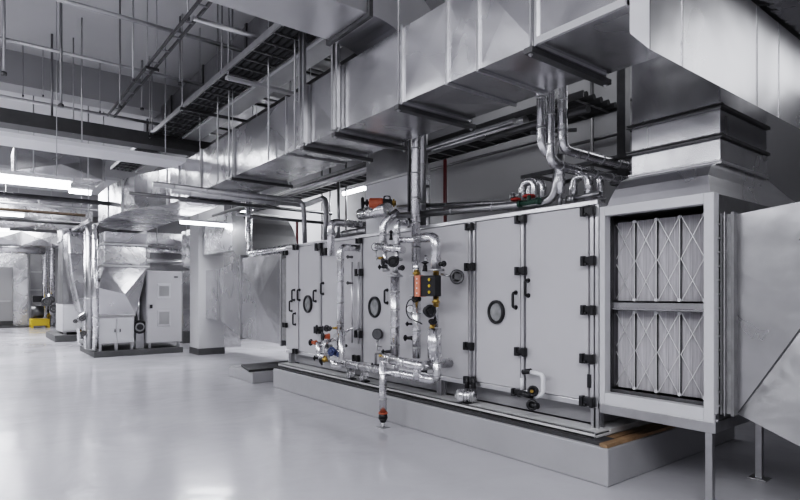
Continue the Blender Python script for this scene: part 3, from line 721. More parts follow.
c = P(532, 391, 4.27); MB().cyl(c, c+Vector((-.02, -.012, 0)), .016, 10).build('wheel_hub', 'brass', t)

pipe('short thick clad cross pipe in the left valve stack', [P(377, 246, 4.12), P(403, 250, 4.10)], .046, 'foil_pipe', None, .1)
pipe('short clad pipe joining the slim clad bend to the valve stack', [P(397, 246, 4.1), P(396, 274, 4.1)], .03, 'foil_pipe', None, .08, flanges=(0, 1))
pipe('short clad pipe joining the left clad bend to the valve stack', [P(384, 244, 4.16), P(386, 270, 4.14)], .028, 'foil_pipe', None, .08, flanges=(0, 1))
vv('black knob valve left of the cross pipe in the left valve stack', 401, 268, 4.05, .03, (-.3, -.8, 0))
vv('small black valve on the upright under the actuator box', 417, 299, 4.08, .038, (-.8, -.3, 0))
pipe('bright vertical pipe between the two actuator uprights', [P(426, 255, 4.25), P(426, 272, 4.25)], .018, 'foil_pipe', None, 0, name='short_pipe')
pipe('clad vertical pipe end under the left side of the manifold', [P(396, 362, 4.15), P(396, 374, 4.15)], .04, 'foil_pipe', None, 0, name='short_pipe')
pipe('clad vertical stub under the manifold elbow', [P(417, 364, 3.97), P(417, 380, 3.97)], .045, 'foil_pipe', None, 0, name='short_pipe')

# ---- left horizontal pipes then down at the far end of the unit
a = at(190, 190.5, Y=9.1)
pipe('front clad pipe crossing under the main duct and bending down at the unit end', [(2.2, 8.8, 3.24), (4.72, 8.8, 3.24), (4.72, 8.75, ZT)], .042, 'steel_pipe', .16, .5)
pipe('rear clad pipe crossing under the main duct and bending down at the unit end', [(2.6, 9.3, 3.26), (5.0, 9.3, 3.26), (5.0, 8.5, 3.30), (5.0, 8.5, ZT)], .048, 'steel_pipe', .16, .5)
b0 = at(249, 258, X=4.75)
pipe('bright vertical pipe beyond the left end of the unit, bending level at its foot', [Vector((4.75, b0.y, 4.9)), Vector((4.75, b0.y, b0.z+.08)), Vector((4.75, 9.2, b0.z+.08))], .075, 'foil_pipe', .13, .35)
pipe('dark pipe crossing behind the vertical pipe under the main duct', [(2.2, 10.3, 3.32), (6.2, 10.3, 3.32)], .03, 'steel_dark', None, 0, name='conduit', cat='conduit')
a = at(297, 212, X=6.5); pipe('thin dark red pipe behind the two clad bends near the unit end', [down(a, 0), down(a, 3.4)], .035, 'red', None, 0, name='red_pipe')
# vertical thin hangers behind (320-335)
for px_, lb in ((322, 'first'), (330, 'second'), (346, 'third')):
    a = at(px_, 200, X=6.5); pipe('thin dark vertical conduit behind the unit, %s from the left' % lb, [down(a, 0), down(a, CZ)], .018, 'steel_dark', None, 0, name='conduit', cat='conduit')

# duct beyond the left end of the unit
od = thing('outlet_duct', 'foil clad box duct tapering away beyond the left end of the unit', 'duct', (4.6, 10, .68))
XO = 4.62; y0 = at(282, 257, X=XO).y; y1 = at(241, 256, X=XO).y
MB().xbox(XO, 6.3, y0, y1, .67, 2.36, .035).build('duct_section', 'galv', od)
y2 = at(219, 290, X=5.0).y
MB().hexa([(XO, y1, .67), (6.3, y1, .67), (6.1, y2, .97), (5.0, y2, .97), (XO, y1, 2.36), (6.3, y1, 2.36), (6.1, y2, 2.2), (5.0, y2, 2.2)]).build('taper', 'galv', od)
y3 = y2+1.2
MB().box(5.0, 6.1, y2+.02, y3, .95, 2.22).build('duct_section', 'foil', od)
for y, x, z0, z1 in ((y0, XO, .64, 2.33), (y1, XO, .64, 2.43), (y2, 5.0, .94, 2.23)):
    MB().box(x-.03, 6.33, y-.025, y+.025, z0, z1).build('flange', 'steel', od)
MB().box(XO-.02, 6.3, AY1+.03, y0-.03, .75, 2.25).build('flexible_collar', 'canvas', od)
for yy2 in (y0+.15, y1-.15): MB().box(6.1, 6.16, yy2, yy2+.06, 0, .67).build('leg', 'steel', od)
# dark round elbow above it
rings = []
for i in range(11):
    a = i/10*math.pi/2
    Yc, Zc = 12.6, 2.42
    ro, ri = 1.15, .2
    rings.append([(4.9, Yc-ro*math.cos(a)+.0, Zc+ro*math.sin(a)*.95), (6.0, Yc-ro*math.cos(a), Zc+ro*math.sin(a)*.95), (6.0, Yc-ri*math.cos(a), Zc+ri*math.sin(a)), (4.9, Yc-ri*math.cos(a), Zc+ri*math.sin(a))])
eb = thing('elbow_duct', 'rounded grey duct elbow standing on top of the foil clad box duct', 'duct', (5, 12, 2.42))
MB().loft(rings).build('elbow', 'grey_wrap', eb)
MB().box(4.9, 6.0, 12.6, 14.65, 2.62, 3.51).build('duct_section', 'foil', eb)
eb2 = thing('elbow_duct', 'bright foil clad duct elbow curving down right of the pillar head', 'duct', (6.2, 16.2, 2.2))
rings = []
xe = at(241, 240, Y=16.2).x
for i in range(11):
    a = i/10*math.pi/2
    rings.append([(xe-1.5+(1.5*math.sin(a) if k > 1 else .5*math.sin(a)), y_, 1.9+(1.55*math.cos(a) if k > 1 else .5*math.cos(a))) for k, y_ in ((0, 16.2), (1, 17.0), (2, 17.0), (3, 16.2))])
MB().loft(rings).build('elbow', 'foil', eb2)
MB().box(xe-1.0, xe, 16.2, 17.0, 0, 1.9).build('duct_section', 'foil', eb2)

# ------------------------------------------------------------------ far units on the left
pad = MB().box(2.55, 4.72, 15.7, 17.9, 0, .15).build('equipment_pad', 'dark_pad', bev=.01); tag(pad, 'dark grey concrete pad under the nearer far unit', 'pad')
ua = thing('fan_cabinet', 'white double door fan cabinet on the dark pad', 'cabinet', (2.65, 15.8, .15))
x0, x1 = at(98, 330, Y=15.8).x, at(134, 330, Y=15.8).x
MB().box(x0, x1, 15.83, 17.6, .33, 1.02).build('casing', 'panel_light', ua, bev=.01)
MB().box(x0, x1, 15.80, 15.84, .34, 1.01).build('door_frame', 'aluminium', ua)
xm = at(116.5, 330, Y=15.8).x
for a_, b_ in ((x0+.02, xm-.01), (xm+.01, x1-.02)):
    d = MB().box(a_, b_, 15.78, 15.81, .36, .99).build('door', 'panel_light', ua, bev=.006)
    hx_ = a_+.06 if a_ > xm else b_-.04
    MB().box(hx_, hx_+.02, 15.75, 15.78, .62, .70).build('handle', 'black', d)
MB().box(x0-.03, x1+.03, 15.76, 17.65, 1.02, 1.06).build('top_rim', 'aluminium', ua)
for x in (x0+.05, xm, x1-.05): MB().box(x-.03, x+.03, 15.8, 15.9, .15, .33).build('leg', 'steel', ua)
# hood above cabinet
hd = thing('duct_hood', 'shiny duct hood tapering up from the white double door cabinet', 'duct', (2.7, 15.8, 1.06))
a0 = at(99, 316, Y=15.75).x; a1 = at(136, 316, Y=15.75).x
zh = at(120, 267, Y=15.7).z; t0, t1 = at(103, 267, Y=15.7).x, at(146, 267, Y=15.7).x
mh = MB(); bh = mh.bm
R0 = [bh.verts.new(p) for p in rect(a0, a1, 15.78, 17.5, 1.06)]; R1 = [bh.verts.new(p) for p in rect(t0-.12, t1+.02, 15.5, 16.9, 1.75)]; R2 = [bh.verts.new(p) for p in rect(t0, t1, 15.6, 16.5, zh)]
ap = bh.verts.new(((a0+a1)/2+.1, 15.42, 1.6))
bh.faces.new((R0[0], R0[1], ap)); bh.faces.new((R0[1], R2[1], ap)); bh.faces.new((R2[1], R2[0], ap)); bh.faces.new((R2[0], R1[0], ap)); bh.faces.new((R1[0], R0[0], ap))
for i in (1, 2, 3):
    j = (i+1) % 4
    if i == 1: bh.faces.new((R0[1], R0[2], R1[2])); bh.faces.new((R0[1], R1[2], R2[2], R2[1]))
    else: bh.faces.new((R0[i], R0[j], R1[j], R1[i])); bh.faces.new((R1[i], R1[j], R2[j], R2[i]))
bh.faces.new(R0[::-1]); bh.faces.new(R2); bh.verts.remove(R1[1])
mh.build('hood', 'galv', hd)
MB().box(t0-.05, t1+.05, 15.55, 16.55, zh, zh+.05).build('flange', 'steel', hd)
zt = at(120, 226, Y=15.7).z
MB().box(t0, t1, 15.6, 16.5, zh+.05, zh+.55).build('duct_section', 'foil', hd, bev=.03)
MB().box(t0-.02, t1+.02, 15.58, 16.52, zh+.55, zh+.60).build('flange', 'steel_white', hd)
MB().loft([rect(t0, t1, 15.6, 16.5, zh+.60), rect(t0-.05, t1-.05, 15.3, 16.2, 3.15)]).build('duct_section', 'foil', hd, bev=.03)
# control cabinet
x0, x1 = at(147, 300, Y=15.75).x, at(182, 300, Y=15.75).x
cc = thing('control_cabinet', 'tall grey control cabinet with two louvred vents on the dark pad', 'cabinet', (x0, 15.75, .15))
MB().box(x0, x1, 15.78, 16.6, .29, 2.22).build('casing', 'panel', cc, bev=.01)
MB().box(x0+.02, x1-.02, 15.75, 15.79, .31, 2.20).build('door', 'panel', cc, bev=.006)
for py_, lw in ((291, .17), (318, .17)):
    c = at(164, py_, Y=15.74); h = .17 if py_ < 300 else .19
    v_ = MB().box(c.x-.17, c.x+.17, 15.725, 15.75, c.z-h-.03, c.z+h+.03).build('vent', 'panel_light' if py_ < 300 else 'panel', cc, bev=.01)
    MB().box(c.x-.125, c.x+.125, 15.715, 15.73, c.z-h+.03, c.z+h-.03).build('louvre', 'louver', v_)
c = at(151, 306.5, Y=15.74); MB().box(c.x-.03, c.x+.03, 15.70, 15.75, c.z-.05, c.z+.05).build('lock', 'black', cc)
c = at(176, 277, Y=15.74); MB().box(c.x-.05, c.x+.05, 15.735, 15.75, c.z-.02, c.z+.02).build('badge', 'steel_dark', cc)
for x in (x0+.05, x1-.11): MB().box(x, x+.06, 15.8, 15.9, .15, .29).build('leg', 'steel', cc)
# round fan/motor between
fm = thing('fan_motor', 'dark round fan motor between the white cabinet and the grey control cabinet', 'motor', at(139, 327, Y=15.9))
c = at(140, 327, Y=15.95); MB().cyl(c, c+Vector((0, .3, 0)), .17, 24).build('body', 'steel', fm)
MB().torus(c, (0, 1, 0), .15, .03).cyl(c-Vector((0, .03, 0)), c, .08, 16).build('rim', 'black_soft', fm)
MB().box(c.x-.10, c.x+.10, 15.95, 16.25, .15, c.z-.15).build('foot', 'steel', fm)
MB().cyl((c.x, 16.15, c.z+.1), (c.x, 16.15, 1.6), .08, 16).build('stack', 'galv', fm)
# vertical dark/bright pipes at left of hood
a = at(91, 340, Y=15.9)
pipe('tall dark clad pipe beside the duct hood', [Vector((a.x, 16.0, .2)), Vector((a.x, 16.0, 3.4))], .11, 'steel_pipe', None, .8)
a = at(95.5, 340, Y=15.8); pipe('tall bright clad pipe beside the duct hood', [Vector((a.x, 15.8, .2)), Vector((a.x, 15.8, 3.35))], .08, 'foil_pipe', None, .5)
a = at(86, 340, Y=16.2); pipe('slim bright pipe left of the tall dark clad pipe', [Vector((a.x, 16.2, .2)), Vector((a.x, 16.2, 3.2))], .05, 'foil_pipe', None, .5)
# valve group left of cabinet A
for i, (px_, py_, R, body, lb) in enumerate(((83, 318, .12, 'steel', 'highest'), (79, 325, .13, 'white_plastic', 'leftmost'), (84, 333, .11, 'brass', 'brass bodied'), (82, 341, .09, 'steel', 'lowest'), (76, 321, .08, 'steel', 'smallest'))):
    wheel_valve('%s hand valve in the group left of the white double door cabinet' % lb, at(px_, py_, Y=16.0), (-.3, -1, 0), R*.6, body, 'steel_white' if i % 2 else 'steel_dark', .1)
pipe('bent pipe joining the hand valves left of the white cabinet', [at(80, 345, Y=16.1), at(79, 318, Y=16.1), at(86, 313, Y=16.1), at(92, 316, Y=16.1)], .06, 'foil_pipe', .15, 0)

# unit B
pad = MB().box(2.35, 4.4, 21.6, 24.2, 0, .22).build('equipment_pad', 'dark_pad', bev=.01); tag(pad, 'dark grey concrete pad under the second far unit', 'pad')
ub = thing('fan_cabinet', 'pale fan cabinet on the second far pad', 'cabinet', (2.6, 22, .22))
x0, x1 = at(62.5, 330, Y=21.9).x, at(77, 330, Y=21.9).x
MB().box(x0, x1+.4, 21.9, 23.6, .3, 1.25).build('casing', 'panel', ub, bev=.01)
MB().box(x0+.05, x1+.35, 21.87, 21.91, .35, 1.2).build('door', 'panel_light', ub, bev=.006)
for x in (x0+.05, x1+.3): MB().box(x, x+.08, 21.95, 22.1, .22, .3).build('leg', 'steel', ub)
hb = thing('duct_hood', 'tall tapered grey duct hood on the second far cabinet', 'duct', (2.6, 22, 1.25))
MB().loft([rect(x0, at(78, 308, Y=21.9).x, 21.9, 23.4, 1.25), rect(x0, at(67, 240, Y=21.9).x, 21.9, 22.9, at(60, 240, Y=21.9).z)]).build('hood', 'galv_dark', hb, bev=.01)
MB().loft([rect(x0-.0, at(66, 240, Y=21.9).x, 21.9, 22.9, at(60, 240, Y=21.9).z), rect(x0-.1, at(80, 222, Y=21.9).x, 21.7, 23.0, 4.6)]).build('duct_section', 'foil', hb)
MB().box(x0-.04, at(66, 240, Y=21.9).x+.05, 21.85, 22.95, at(60, 240, Y=21.9).z-.04, at(60, 240, Y=21.9).z+.04).build('flange', 'steel', hb)
# foil ducts between unit B and unit A
t = thing('foil_duct', 'bulging foil duct with stiffened panels between the two far hoods', 'duct', (3.5, 20.5, 1.2))
xa, xb = at(68, 250, Y=20.5).x, at(92, 250, Y=20.5).x
MB().loft([rect(xa+.35, xb+.3, 20.6, 21.6, 1.0), rect(xa+.1, xb+.3, 20.6, 21.6, 2.2), rect(xa, xb+.3, 20.4, 21.6, 2.9), rect(xa, xb+.3, 20.6, 21.6, 3.6)]).build('duct_section', 'foil', t, bev=.05)
# yellow machine
ym_ = thing('yellow_pump_set', 'small yellow framed pump set standing on the floor at the far left', 'pump', at(39, 328, Z=0))
Yy = at(39, 328, Z=0).y
xa, xb = at(31, 320, Y=Yy).x, at(50, 320, Y=Yy).x
MB().box(xa, xb, Yy, Yy+1.0, .10, .42).build('bed_frame', 'yellow', ym_, bev=.03)
for x in (xa, xb-.1): MB().box(x, x+.1, Yy, Yy+.1, 0, .12).build('leg', 'yellow', ym_); MB().box(x, x+.1, Yy+.9, Yy+1, 0, .12).build('leg', 'yellow', ym_)
c = at(38, 312, Y=Yy); MB().cyl((c.x-.25, Yy+.3, .75), (c.x+.25, Yy+.3, .75), .28, 20).build('pump_body', 'steel_dark', ym_)
c = at(38.5, 299, Y=Yy); MB().box(c.x-.22, c.x+.22, Yy+.1, Yy+.5, c.z-.15, c.z+.15).build('motor_block', 'black', ym_, bev=.04)
MB().cyl((xa+.8, Yy+.3, .42), (xa+.8, Yy+.3, 1.6), .12, 16).build('pipe_stub', 'foil_pipe', ym_)
for i, (px_, py_, R) in enumerate(((47, 302, .2), (51, 300, .16), (54, 309, .18))):
    wheel_valve('steel hand valve above the yellow pump set, %s one' % ('left', 'middle', 'right')[i], at(px_, py_, Y=Yy-.4), (-.2, -1, .1), R, 'steel', 'steel_dark', .12)
pipe('foil clad pipes loop standing behind the yellow pump set', [at(45, 326, Y=Yy+1.4), at(45, 242, Y=Yy+1.4), at(52, 240, Y=Yy+1.4), at(52, 326, Y=Yy+1.4)], .13, 'foil_pipe', .3, .8)
# far unit C
t = thing('duct_riser', 'dull grey flat duct riser at the far left behind the yellow pump set', 'duct', at(37, 322, Z=0))
Yc = 35.5; xa, xb = at(30.5, 280, Y=Yc).x, at(44, 280, Y=Yc).x
MB().box(xa, xb, Yc, Yc+.8, 0.3, at(37, 232, Y=Yc).z).build('duct_section', 'galv_dark', t)
for py_ in (254, 272, 290): z = at(37, py_, Y=Yc).z; MB().box(xa-.03, xb+.03, Yc-.04, Yc+.84, z-.03, z+.03).build('flange', 'steel', t)
MB().box(xa, xb, Yc, Yc+.8, 0, .3).build('base', 'dark_pad', t)
t = thing('foil_duct', 'big foil clad duct elbow curving over the grey cabinet at the left edge', 'duct', at(15, 325, Z=0))
Yc = 33.0; xl = at(-30, 280, Y=Yc).x; xb = at(27.5, 280, Y=Yc).x; zt = at(10, 240, Y=Yc).z
poly = [(xl, zt), (xb-.9, zt)]+[(xb-.9+.9*math.sin(a), zt-.9+.9*math.cos(a)) for a in (.4, .8, 1.2, 1.57)]+[(xb, .08), (xb-.85, .08), (xb-.85, zt-1.3), (xl, zt-1.3)]
MB().prism(poly, 'y', Yc, Yc+1.2).build('elbow', 'foil', t)
t = thing('grey_cabinet', 'plain grey cabinet at the left edge under the foil elbow', 'cabinet', at(5, 322, Y=32.9))
x1 = at(13, 300, Y=32.5).x; x0 = at(-30, 300, Y=32.5).x
MB().box(x0, x1, 32.5, 32.95, .3, at(10, 267, Y=32.5).z).build('casing', 'door_grey', t, bev=.02)
MB().box(x0, x1-.1, 32.46, 32.5, at(5, 301, Y=32.5).z-.03, at(5, 301, Y=32.5).z+.02).build('seam_rail', 'steel', t)
MB().box(x0, x1, 32.55, 32.95, .08, .3).build('base', 'dark_pad', t)
o = MB().box(at(-30, 326, Y=32).x, at(29, 326, Y=32).x, 32, 34.5, 0, .08).build('equipment_pad', 'dark_pad'); tag(o, 'low dark pad under the grey cabinet at the left edge', 'pad')

# overhead left ducts
def xduct(label, px0, px1, yt, yb2, Y, dep, m='foil', mid=None, name='foil_duct'):
    a = at(px0, yt, Y=Y); b_ = at(px0, yb2, Y=Y); x1 = at(px1, 200, Y=Y).x
    t = thing(name, label, 'duct', (a.x, Y, b_.z))
    n = max(1, round((x1-a.x)/1.4)); w = (x1-a.x)/n
    for i in range(n): MB().xbox(a.x+w*i+.01, a.x+w*(i+1)-.01, Y, Y+dep, b_.z, a.z, .05).build('duct_section', m, t)
    for i in range(n+1): MB().box(a.x+w*i-.02, a.x+w*i+.02, Y-.03, Y+dep+.03, b_.z-.03, a.z+.03).build('flange', 'steel', t)
    for x in (a.x+.3, x1-.3): MB().cyl((x, Y-.02, b_.z-.05), (x, Y-.02, CZ), .012, 8).build('rod', 'steel', t)
    return t
xduct('foil clad duct crossing overhead at the upper left behind the tube lights', 15, 104, 148, 170, 13.2, .8, 'galv')
xduct('long foil clad duct crossing far overhead on the left above the hoods', -20, 92, 196, 222, 20.2, 1.0, 'foil')
xduct('grey duct crossing far overhead below the long foil duct', -20, 60, 229, 243, 26.0, 1.0, 'galv')
xduct('low foil duct crossing behind the control cabinet', 146, 196, 232, 243, 17.5, .8, 'foil')
pipe('large clad pipe crossing at the far left above the foil elbow', [at(-20, 246, Y=29.5), at(45, 249, Y=29.5)], .25, 'galv', None, 1.2)
t = thing('round_tank', 'dark horizontal duct behind the control cabinet', 'duct', at(175, 263, Y=18.5))
a = at(150, 262, Y=18.5); b_ = at(196, 262, Y=18.5); MB().box(a.x, b_.x, 18.5, 19.5, a.z-.25, a.z+.3).build('body', 'galv_dark', t)
MB().box(at(183, 300, Y=18.5).x, at(192, 300, Y=18.5).x, 18.5, 19.5, .4, a.z-.25).build('drop', 'foil', t)
MB().box(at(183, 300, Y=18.5).x, at(192, 300, Y=18.5).x, 18.5, 19.5, 0, .4).build('base', 'dark_pad', t)

# trunking and trays on the left
z = 4.0
def xbeam(name, label, cat, Y0, Y1, z0, z1, X0, X1, m):
    t = thing(name, label, cat, (X0, Y0, z0)); MB().box(X0, X1, Y0, Y1, z0, z1).build('body', m, t, bev=.005)
    for x in (0.4, 1.5, 2.8):
        MB().cyl((x, Y0+.03, z0), (x, Y0+.03, CZ), .011, 8).build('rod', 'steel', t)
    return t
xbeam('cable_trunking', 'wide pale cable trunking crossing overhead at the left, nearer one', 'trunking', 10.3, 11.0, 3.99, 4.06, -4, 4.4, 'white_plastic')
xbeam('cable_trunking', 'dark cable trunking crossing overhead at the left behind the pale one', 'trunking', 11.2, 11.6, 4.42, 4.66, -4, 4.4, 'dark_pad')
def ytray(label, X0, X1, Y0, Y1, z, m='steel', rung=.3, rail=.05, dark=None, solid=False):
    t = thing('cable_tray', label, 'cable tray', (X0, Y0, z))
    for x in (X0, X1): MB().box(x-.012, x+.012, Y0, Y1, z, z+rail*1.6).build('rail', m, t)
    mb = MB(); y = Y0+.1
    if solid: mb.box(X0, X1, Y0, Y1, z-.004, z+.008)
    else:
        while y < Y1: MB().box(X0, X1, y, y+.03, z, z+.012).build('rung', 'galv_dark', t); y += rung
    if solid: mb.build('bottom_plate', m, t)
    else: mb.bm.free()
    if dark:
        for k in range(5): x = X0+.06+(X1-X0-.12)*k/4; MB().cyl((x, Y0, z+.05), (x, Y1, z+.05), .035, 8).build('cable', dark, t)
    return t
ytray('wide cable ladder packed with dark cables high beside the main duct', 2.80, 3.28, 4.95, 15, 4.62, 'steel', .3, .05, 'rubber')
t = thing('cable_trunking', 'pale flat closed cable trunking running high above the main duct', 'trunking', (3.4, 5, 4.62))
MB().box(3.36, 3.66, 4.99, 15, 4.64, 4.80).build('body', 'steel_white', t, bev=.006)
MB().box(3.345, 3.36, 4.99, 15, 4.63, 4.66).build('lip', 'white_plastic', t)
t = thing('dark_filler_duct', 'dark flat filler duct added close under the ceiling to darken above the cable trays', 'duct', (4, 5, 5.1))
MB().box(3.3, 4.9, 7.2, 14, 5.15, 5.6).build('duct_section', 'galv_dark', t)  # added dark box, darkens the bright ceiling above the trays
for k_ in range(4): MB().box(3.28, 4.92, 7.9+1.9*k_, 7.95+1.9*k_, 5.12, 5.62).build('flange', 'steel_dark', t)
t = thing('cable_tray', 'dark cable tray high between the pale trunking and the wall', 'cable tray', (4.3, 5, 4.7))
MB().box(4.05, 4.07, 4.99, 15, 4.70, 4.78).box(4.45, 4.47, 4.99, 15, 4.70, 4.78).box(4.07, 4.45, 4.99, 15, 4.72, 4.75).build('body', 'steel_dark', t)
t = ytray('narrow cable ladder with a blue cable high at the upper left', 2.09, 2.20, 1.8, 11.5, 4.90, 'steel_dark', .5, .025)
MB().cyl((2.13, 1.8, 4.90), (2.13, 5.2, 4.90), .02, 8).build('blue_cable', 'blue_cable', t)
h = hanger(7.37, 2.78, 4.1, 4.55, CZ, 'bright thick strut under the cable trays near the main duct', .09, mt='steel_white', name='tray_hanger')
for i, (y, lb) in enumerate(((9.2, 'dark strut under the cable trays left of the bright strut'), (11.2, 'dark strut under the cable trays, farthest one'), (5.6, 'dark strut under the cable trays close to the cross duct'))):
    hanger(y, 2.72, 4.05, 4.60, CZ, lb, .05, name='tray_hanger')
for i, (y, lb) in enumerate(((3.6, 'small strut under the narrow blue cable ladder, nearest'), (6.0, 'small strut under the narrow blue cable ladder, middle'), (8.6, 'small strut under the narrow blue cable ladder, farthest'))):
    hanger(y, 2.05, 2.24, 4.90, CZ, lb, .03, name='tray_hanger')
# sprinkler pipes along X
for (Y, H, x0, x1, r, lb) in ((7.7, 5.1, -2.5, 6.0, .028, 'thin sprinkler pipe under the ceiling at upper left, nearest full one'),
                              (9.36, 5.1, -2.5, 7, .025, 'thin sprinkler pipe under the ceiling, second across the upper left'),
                              (12.1, 5.1, -2.5, 7, .03, 'thin sprinkler pipe under the ceiling, third across the upper left'),
                              (6.76, 4.9, 2.15, 4.2, .03, 'short sprinkler pipe passing under the cable ladders')):
    pipe(lb, [(x0, Y, H), (x1, Y, H)], r, 'steel_pipe', None, 0, name='sprinkler_pipe')
# hanging rods seen at the upper left (each carries the sprinkler pipes)
rods = ((43, 18, 97, 12.0, .012), (61, 0, 107, 9.3, .03), (100, 35, 113, 12.0, .012), (120, 15, 108, 9.3, .02), (133, 8, 82, 7.9, .02), (180, 38, 85, 9.3, .022), (142, 80, 110, 11.5, .03), (23, 45, 97, 12.1, .012), (4, 0, 75, 9.3, .03), (52, 97, 120, 11.3, .03), (188, 0, 20, 7.0, .02), (222, 0, 75, 7.6, .02), (232, 5, 90, 8.2, .012))
for i, (px_, yt, yb2, Y, r) in enumerate(rods):
    a = at(px_, yb2, Y=Y); t = thing('hanger_rod', 'thin vertical hanger rod below the ceiling, %s from the left edge' % ['third', 'fifth', 'sixth', 'seventh', 'eighth', 'tenth', 'ninth', 'second', 'first', 'fourth', 'eleventh', 'twelfth', 'thirteenth'][i], 'rod', a)
    MB().cyl(a, (a.x, a.y, CZ), r*.62, 8).build('rod', 'galv_dark' if i % 2 else 'steel', t)
    MB().cyl(a, a+Vector((0, 0, .04)), r*1.2, 8).build('clamp', 'steel_dark', t)
# more conduits in the distance, along X, at several depths
for i, (Y, z, lb) in enumerate(((13.8, 3.62, 'dark pipe crossing behind the left end of the main duct'), (17.0, 3.5, 'brown pipe bundle crossing over the far hoods'), (18.6, 4.1, 'grey pipe crossing high over the far hoods'))):
    pipe(lb, [(-3, Y, z), (3.0 if i != 2 else 6, Y, z)], .05, ('steel_dark', 'steel_pipe', 'steel')[i], None, 0, name='conduit', cat='conduit')
mat('brown_pipe', (.10, .075, .055), .5, .3)
for i, (Y, z, x0, x1, r, m_, lb) in enumerate(((17.3, 3.75, -3, 2.6, .04, 'brown_pipe', 'thin brown pipe crossing overhead beyond the largest tube light'), (16.6, 3.42, -3, 2.4, .035, 'steel_dark', 'thin dark pipe crossing overhead beyond the largest tube light'),
    (9.9, 3.05, 4.2, 7.9, .03, 'steel_dark', 'thin dark conduit crossing the gap above the box duct, lower one'), (10.6, 3.16, 4.2, 7.9, .022, 'steel', 'thin steel conduit crossing the gap above the box duct, upper one'),
    (18.2, 2.95, 4.0, 6.5, .08, 'foil_pipe', 'clad pipe crossing level behind the pillar head, upper one'), (18.2, 2.62, 3.9, 6.5, .07, 'steel_pipe', 'grey pipe crossing level behind the pillar head, lower one'))):
    pipe(lb, [(x0, Y, z), (x1, Y, z)], r, m_, None, 0, name='conduit', cat='conduit')
for i, (px_, Y, z, lb) in enumerate(((78, 16.9, 3.38, 'left'), (92, 16.9, 3.38, 'right'))):
    a = at(px_, 190, Y=Y); t = thing('tray_hanger', 'pale strut crossing under the brown pipe near the nearer hood, %s one' % lb, 'hanger', (a.x, Y, z))
    MB().bar((a.x, 15.2, z), (a.x, 17.8, z), .06, .06).build('cross_bar', 'steel', t); MB().cyl((a.x, 15.3, z), (a.x, 15.3, CZ), .012, 8).build('rod', 'steel', t)
for i, (px_, lb) in enumerate(((212, 'first'), (223, 'second'), (262, 'third'), (288, 'fourth'))):
    y_ = at(px_, 150, X=3.0).y; t = thing('hanger_rod', 'thin bright hanger rod in front of the main duct, %s from the left' % lb, 'rod', (3.08, y_, 3.33))
    MB().cyl((3.09, y_, 3.33), (3.09, y_, CZ), .012, 8).build('rod', 'steel', t)
# right upper dark struts near riser
pipe('dark double strut behind the riser duct under the branch duct', [(4.5, 2.95, 3.30), (4.5, 4.2, 3.30)], .04, 'steel_dark', None, 0, name='strut')

# back duct/trays behind main duct (seen between the main duct underside and the wall)
ytray('dark cable tray running behind the main duct near the back wall', 5.4, 6.1, 3.6, 14, 3.78, 'steel_dark', .3, .05, 'rubber')
pipe('clad pipe running level behind the main duct', [(5.15, 4.2, 3.62), (5.15, 14, 3.62)], .06, 'steel_pipe', None, 1.0)
pipe('thin clad pipe running level behind the main duct', [(4.95, 4.2, 3.58), (4.95, 14, 3.58)], .035, 'steel_pipe', None, 1.0)

# ------------------------------------------------------------------ tube lights
def tube_light(label, a, b_, w=.10, zt=None):
    a, b_ = Vector(a), Vector(b_); c = (a+b_)/2; t = thing('tube_light', label, 'light', c)
    d = (b_-a).normalized(); sd = Vector((-d.y, d.x, 0))
    MB().bar(a+Vector((0, 0, .06)), b_+Vector((0, 0, .06)), w, .05).build('housing', 'white_plastic', t)
    MB().cyl(a+d*.03, b_-d*.03, w*.36, 12).build('tube', 'tube_glow', t)
    for k in (.15, .85):
        q = a+(b_-a)*k; MB().cyl(q+Vector((0, 0, .08)), (q.x, q.y, zt or CZ), .006, 6).build('rod', 'steel', t)
    L = bpy.data.lights.new('tube_lamp', 'AREA'); L.shape = 'RECTANGLE'; L.size = (b_-a).length; L.size_y = .12; L.energy = 22*(b_-a).length; L.color = (.94, .96, 1)
    lo_ = bpy.data.objects.new('tube_lamp', L); C.objects.link(lo_); lo_.location = c-Vector((0, 0, .05)); lo_.rotation_euler = (0, 0, math.atan2(d.y, d.x))
    return t
def xl(label, px0, px1, py0, Y, w=.12):
    a = at(px0, py0, Y=Y); b_ = at(px1, py0, Y=Y); tube_light(label, (a.x, Y, a.z), (b_.x, Y, a.z), w)
xl('long glowing tube light overhead at the left edge, largest of all', -40, 72, 173, 9.6, .22)
xl('glowing tube light hanging left of the vertical pipe beyond the main duct', 179, 240, 222, 13.0, .10)
xl('short glowing tube light at the left edge above the foil duct', -20, 25, 212.5, 18, .16)
xl('faint glowing tube light at the left edge, lowest one', -20, 10, 228.5, 23, .16)
xl('glowing tube light between the nearer hood and the overhead duct on the left', 68, 92, 190, 17, .22)
def yl(label, pa, pb, X, w=.1):
    a = at(*pa, X=X); b_ = at(*pb, X=X); b_.z = a.z; tube_light(label, a, b_, w)
yl('glowing tube light behind the main duct left of the two clad bends', (238, 213), (265, 207), 6.6, .14)
yl('glowing tube light behind the drop duct near the back wall', (343, 194), (366, 188), 6.8, .12)
k = 0
offs = [(-2.5, 4.0, 'near the middle of the left bay'), (-2.5, 9.0, 'farther along the left bay'), (1.2, -2.5, 'behind the camera position'), (-4.5, -2.5, 'in the left rear of the room')]
for x, y, lb in offs:
    tube_light('glowing tube light overhead '+lb, (x-1.3, y, 4.2), (x+1.3, y, 4.2), .2)

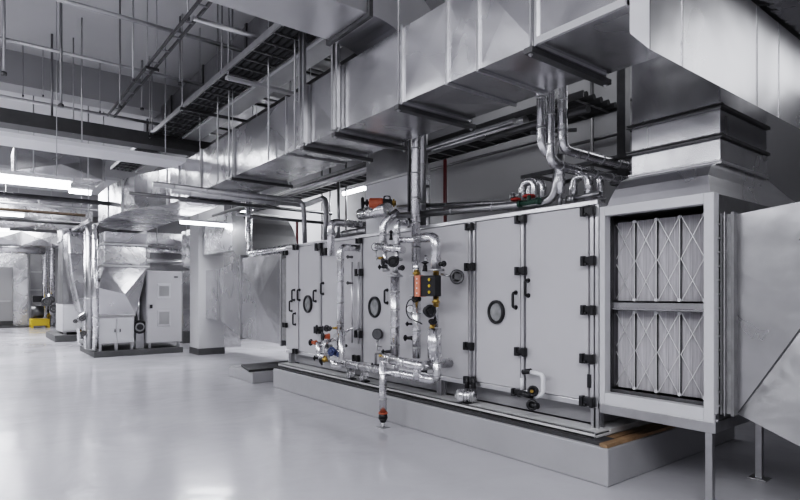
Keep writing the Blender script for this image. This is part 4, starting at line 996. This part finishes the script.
# ------------------------------------------------------------------ fill lamps without fixtures
def area(loc, sx, sy, e, rot=(0, 0, 0), col=(.95, .965, 1)):
    L = bpy.data.lights.new('area', 'AREA'); L.shape = 'RECTANGLE'; L.size = sx; L.size_y = sy; L.energy = e; L.color = col
    o = bpy.data.objects.new('fill_lamp', L); C.objects.link(o); o.location = loc; o.rotation_euler = rot; return o
area((-2.2, -2.0, 5.9), 5, 4, 270)  # added behind the camera to brighten the branch duct and front faces
area((-4.5, 2, 5.6), 4, 6, 190)
area((-4.5, 9, 5.3), 3.0, 5, 200)
area((-1, 16.5, 5.3), 4, 3, 300)
area((0, 24, 5.3), 5, 3, 380)
area((6.9, 15, 4.8), 1.6, 4, 140)
area((7.2, 5.5, 5.8), .8, 5, 22)  # added above the unit to lift the dark back wall
area((-1, 33, 5.3), 5, 3, 420)
area((8.12, .6, 4.8), 1.4, 4.5, 17, (0, math.radians(90), 0))  # added at the right wall to give the branch duct a bright reflection
w = bpy.data.worlds.new('world'); bpy.context.scene.world = w; w.use_nodes = True
w.node_tree.nodes['Background'].inputs[0].default_value = (.8, .82, .86, 1); w.node_tree.nodes['Background'].inputs[1].default_value = .3
sc = bpy.context.scene
sc.view_settings.view_transform = 'Filmic'; sc.view_settings.look = 'High Contrast'; sc.view_settings.exposure = 0.72
sc.cycles.max_bounces = 8; sc.cycles.diffuse_bounces = 4; sc.cycles.glossy_bounces = 5
sc.cycles.sample_clamp_indirect = 6; sc.cycles.use_denoising = True
# repeats carry a shared group phrase
GR = {'hand_valve': 'hand valves on the pipework', 'tube_light': 'tube lights overhead', 'hanger_rod': 'thin hanger rods under the ceiling', 'duct_hanger': 'channel hangers under the main duct',
      'tray_hanger': 'struts under the cable trays', 'pump_motor': 'small silver motors on the white rail', 'pressure_gauge': 'round gauges on the air handler', 'conduit': 'thin conduits and pipes in the hall',
      'sprinkler_pipe': 'sprinkler pipes under the ceiling', 'short_pipe': 'short pipes of the valve groups', 'insulated_pipe': 'clad and grey pipes around the air handler', 'looped_pipe': 'looped pipes on the unit top',
      'strut_upright': 'twin strut uprights beside the main duct', 'equipment_pad': 'dark pads under the far units', 'black_fitting': 'black plug fittings above the ribbed motor', 'tee_fitting': 'small tee fittings beside the tall upright'}
for o in bpy.data.objects:
    if o.get('label') and o.parent is None and 'group' not in o:
        g = GR.get(o.name.split('.')[0])
        if g: o['group'] = g
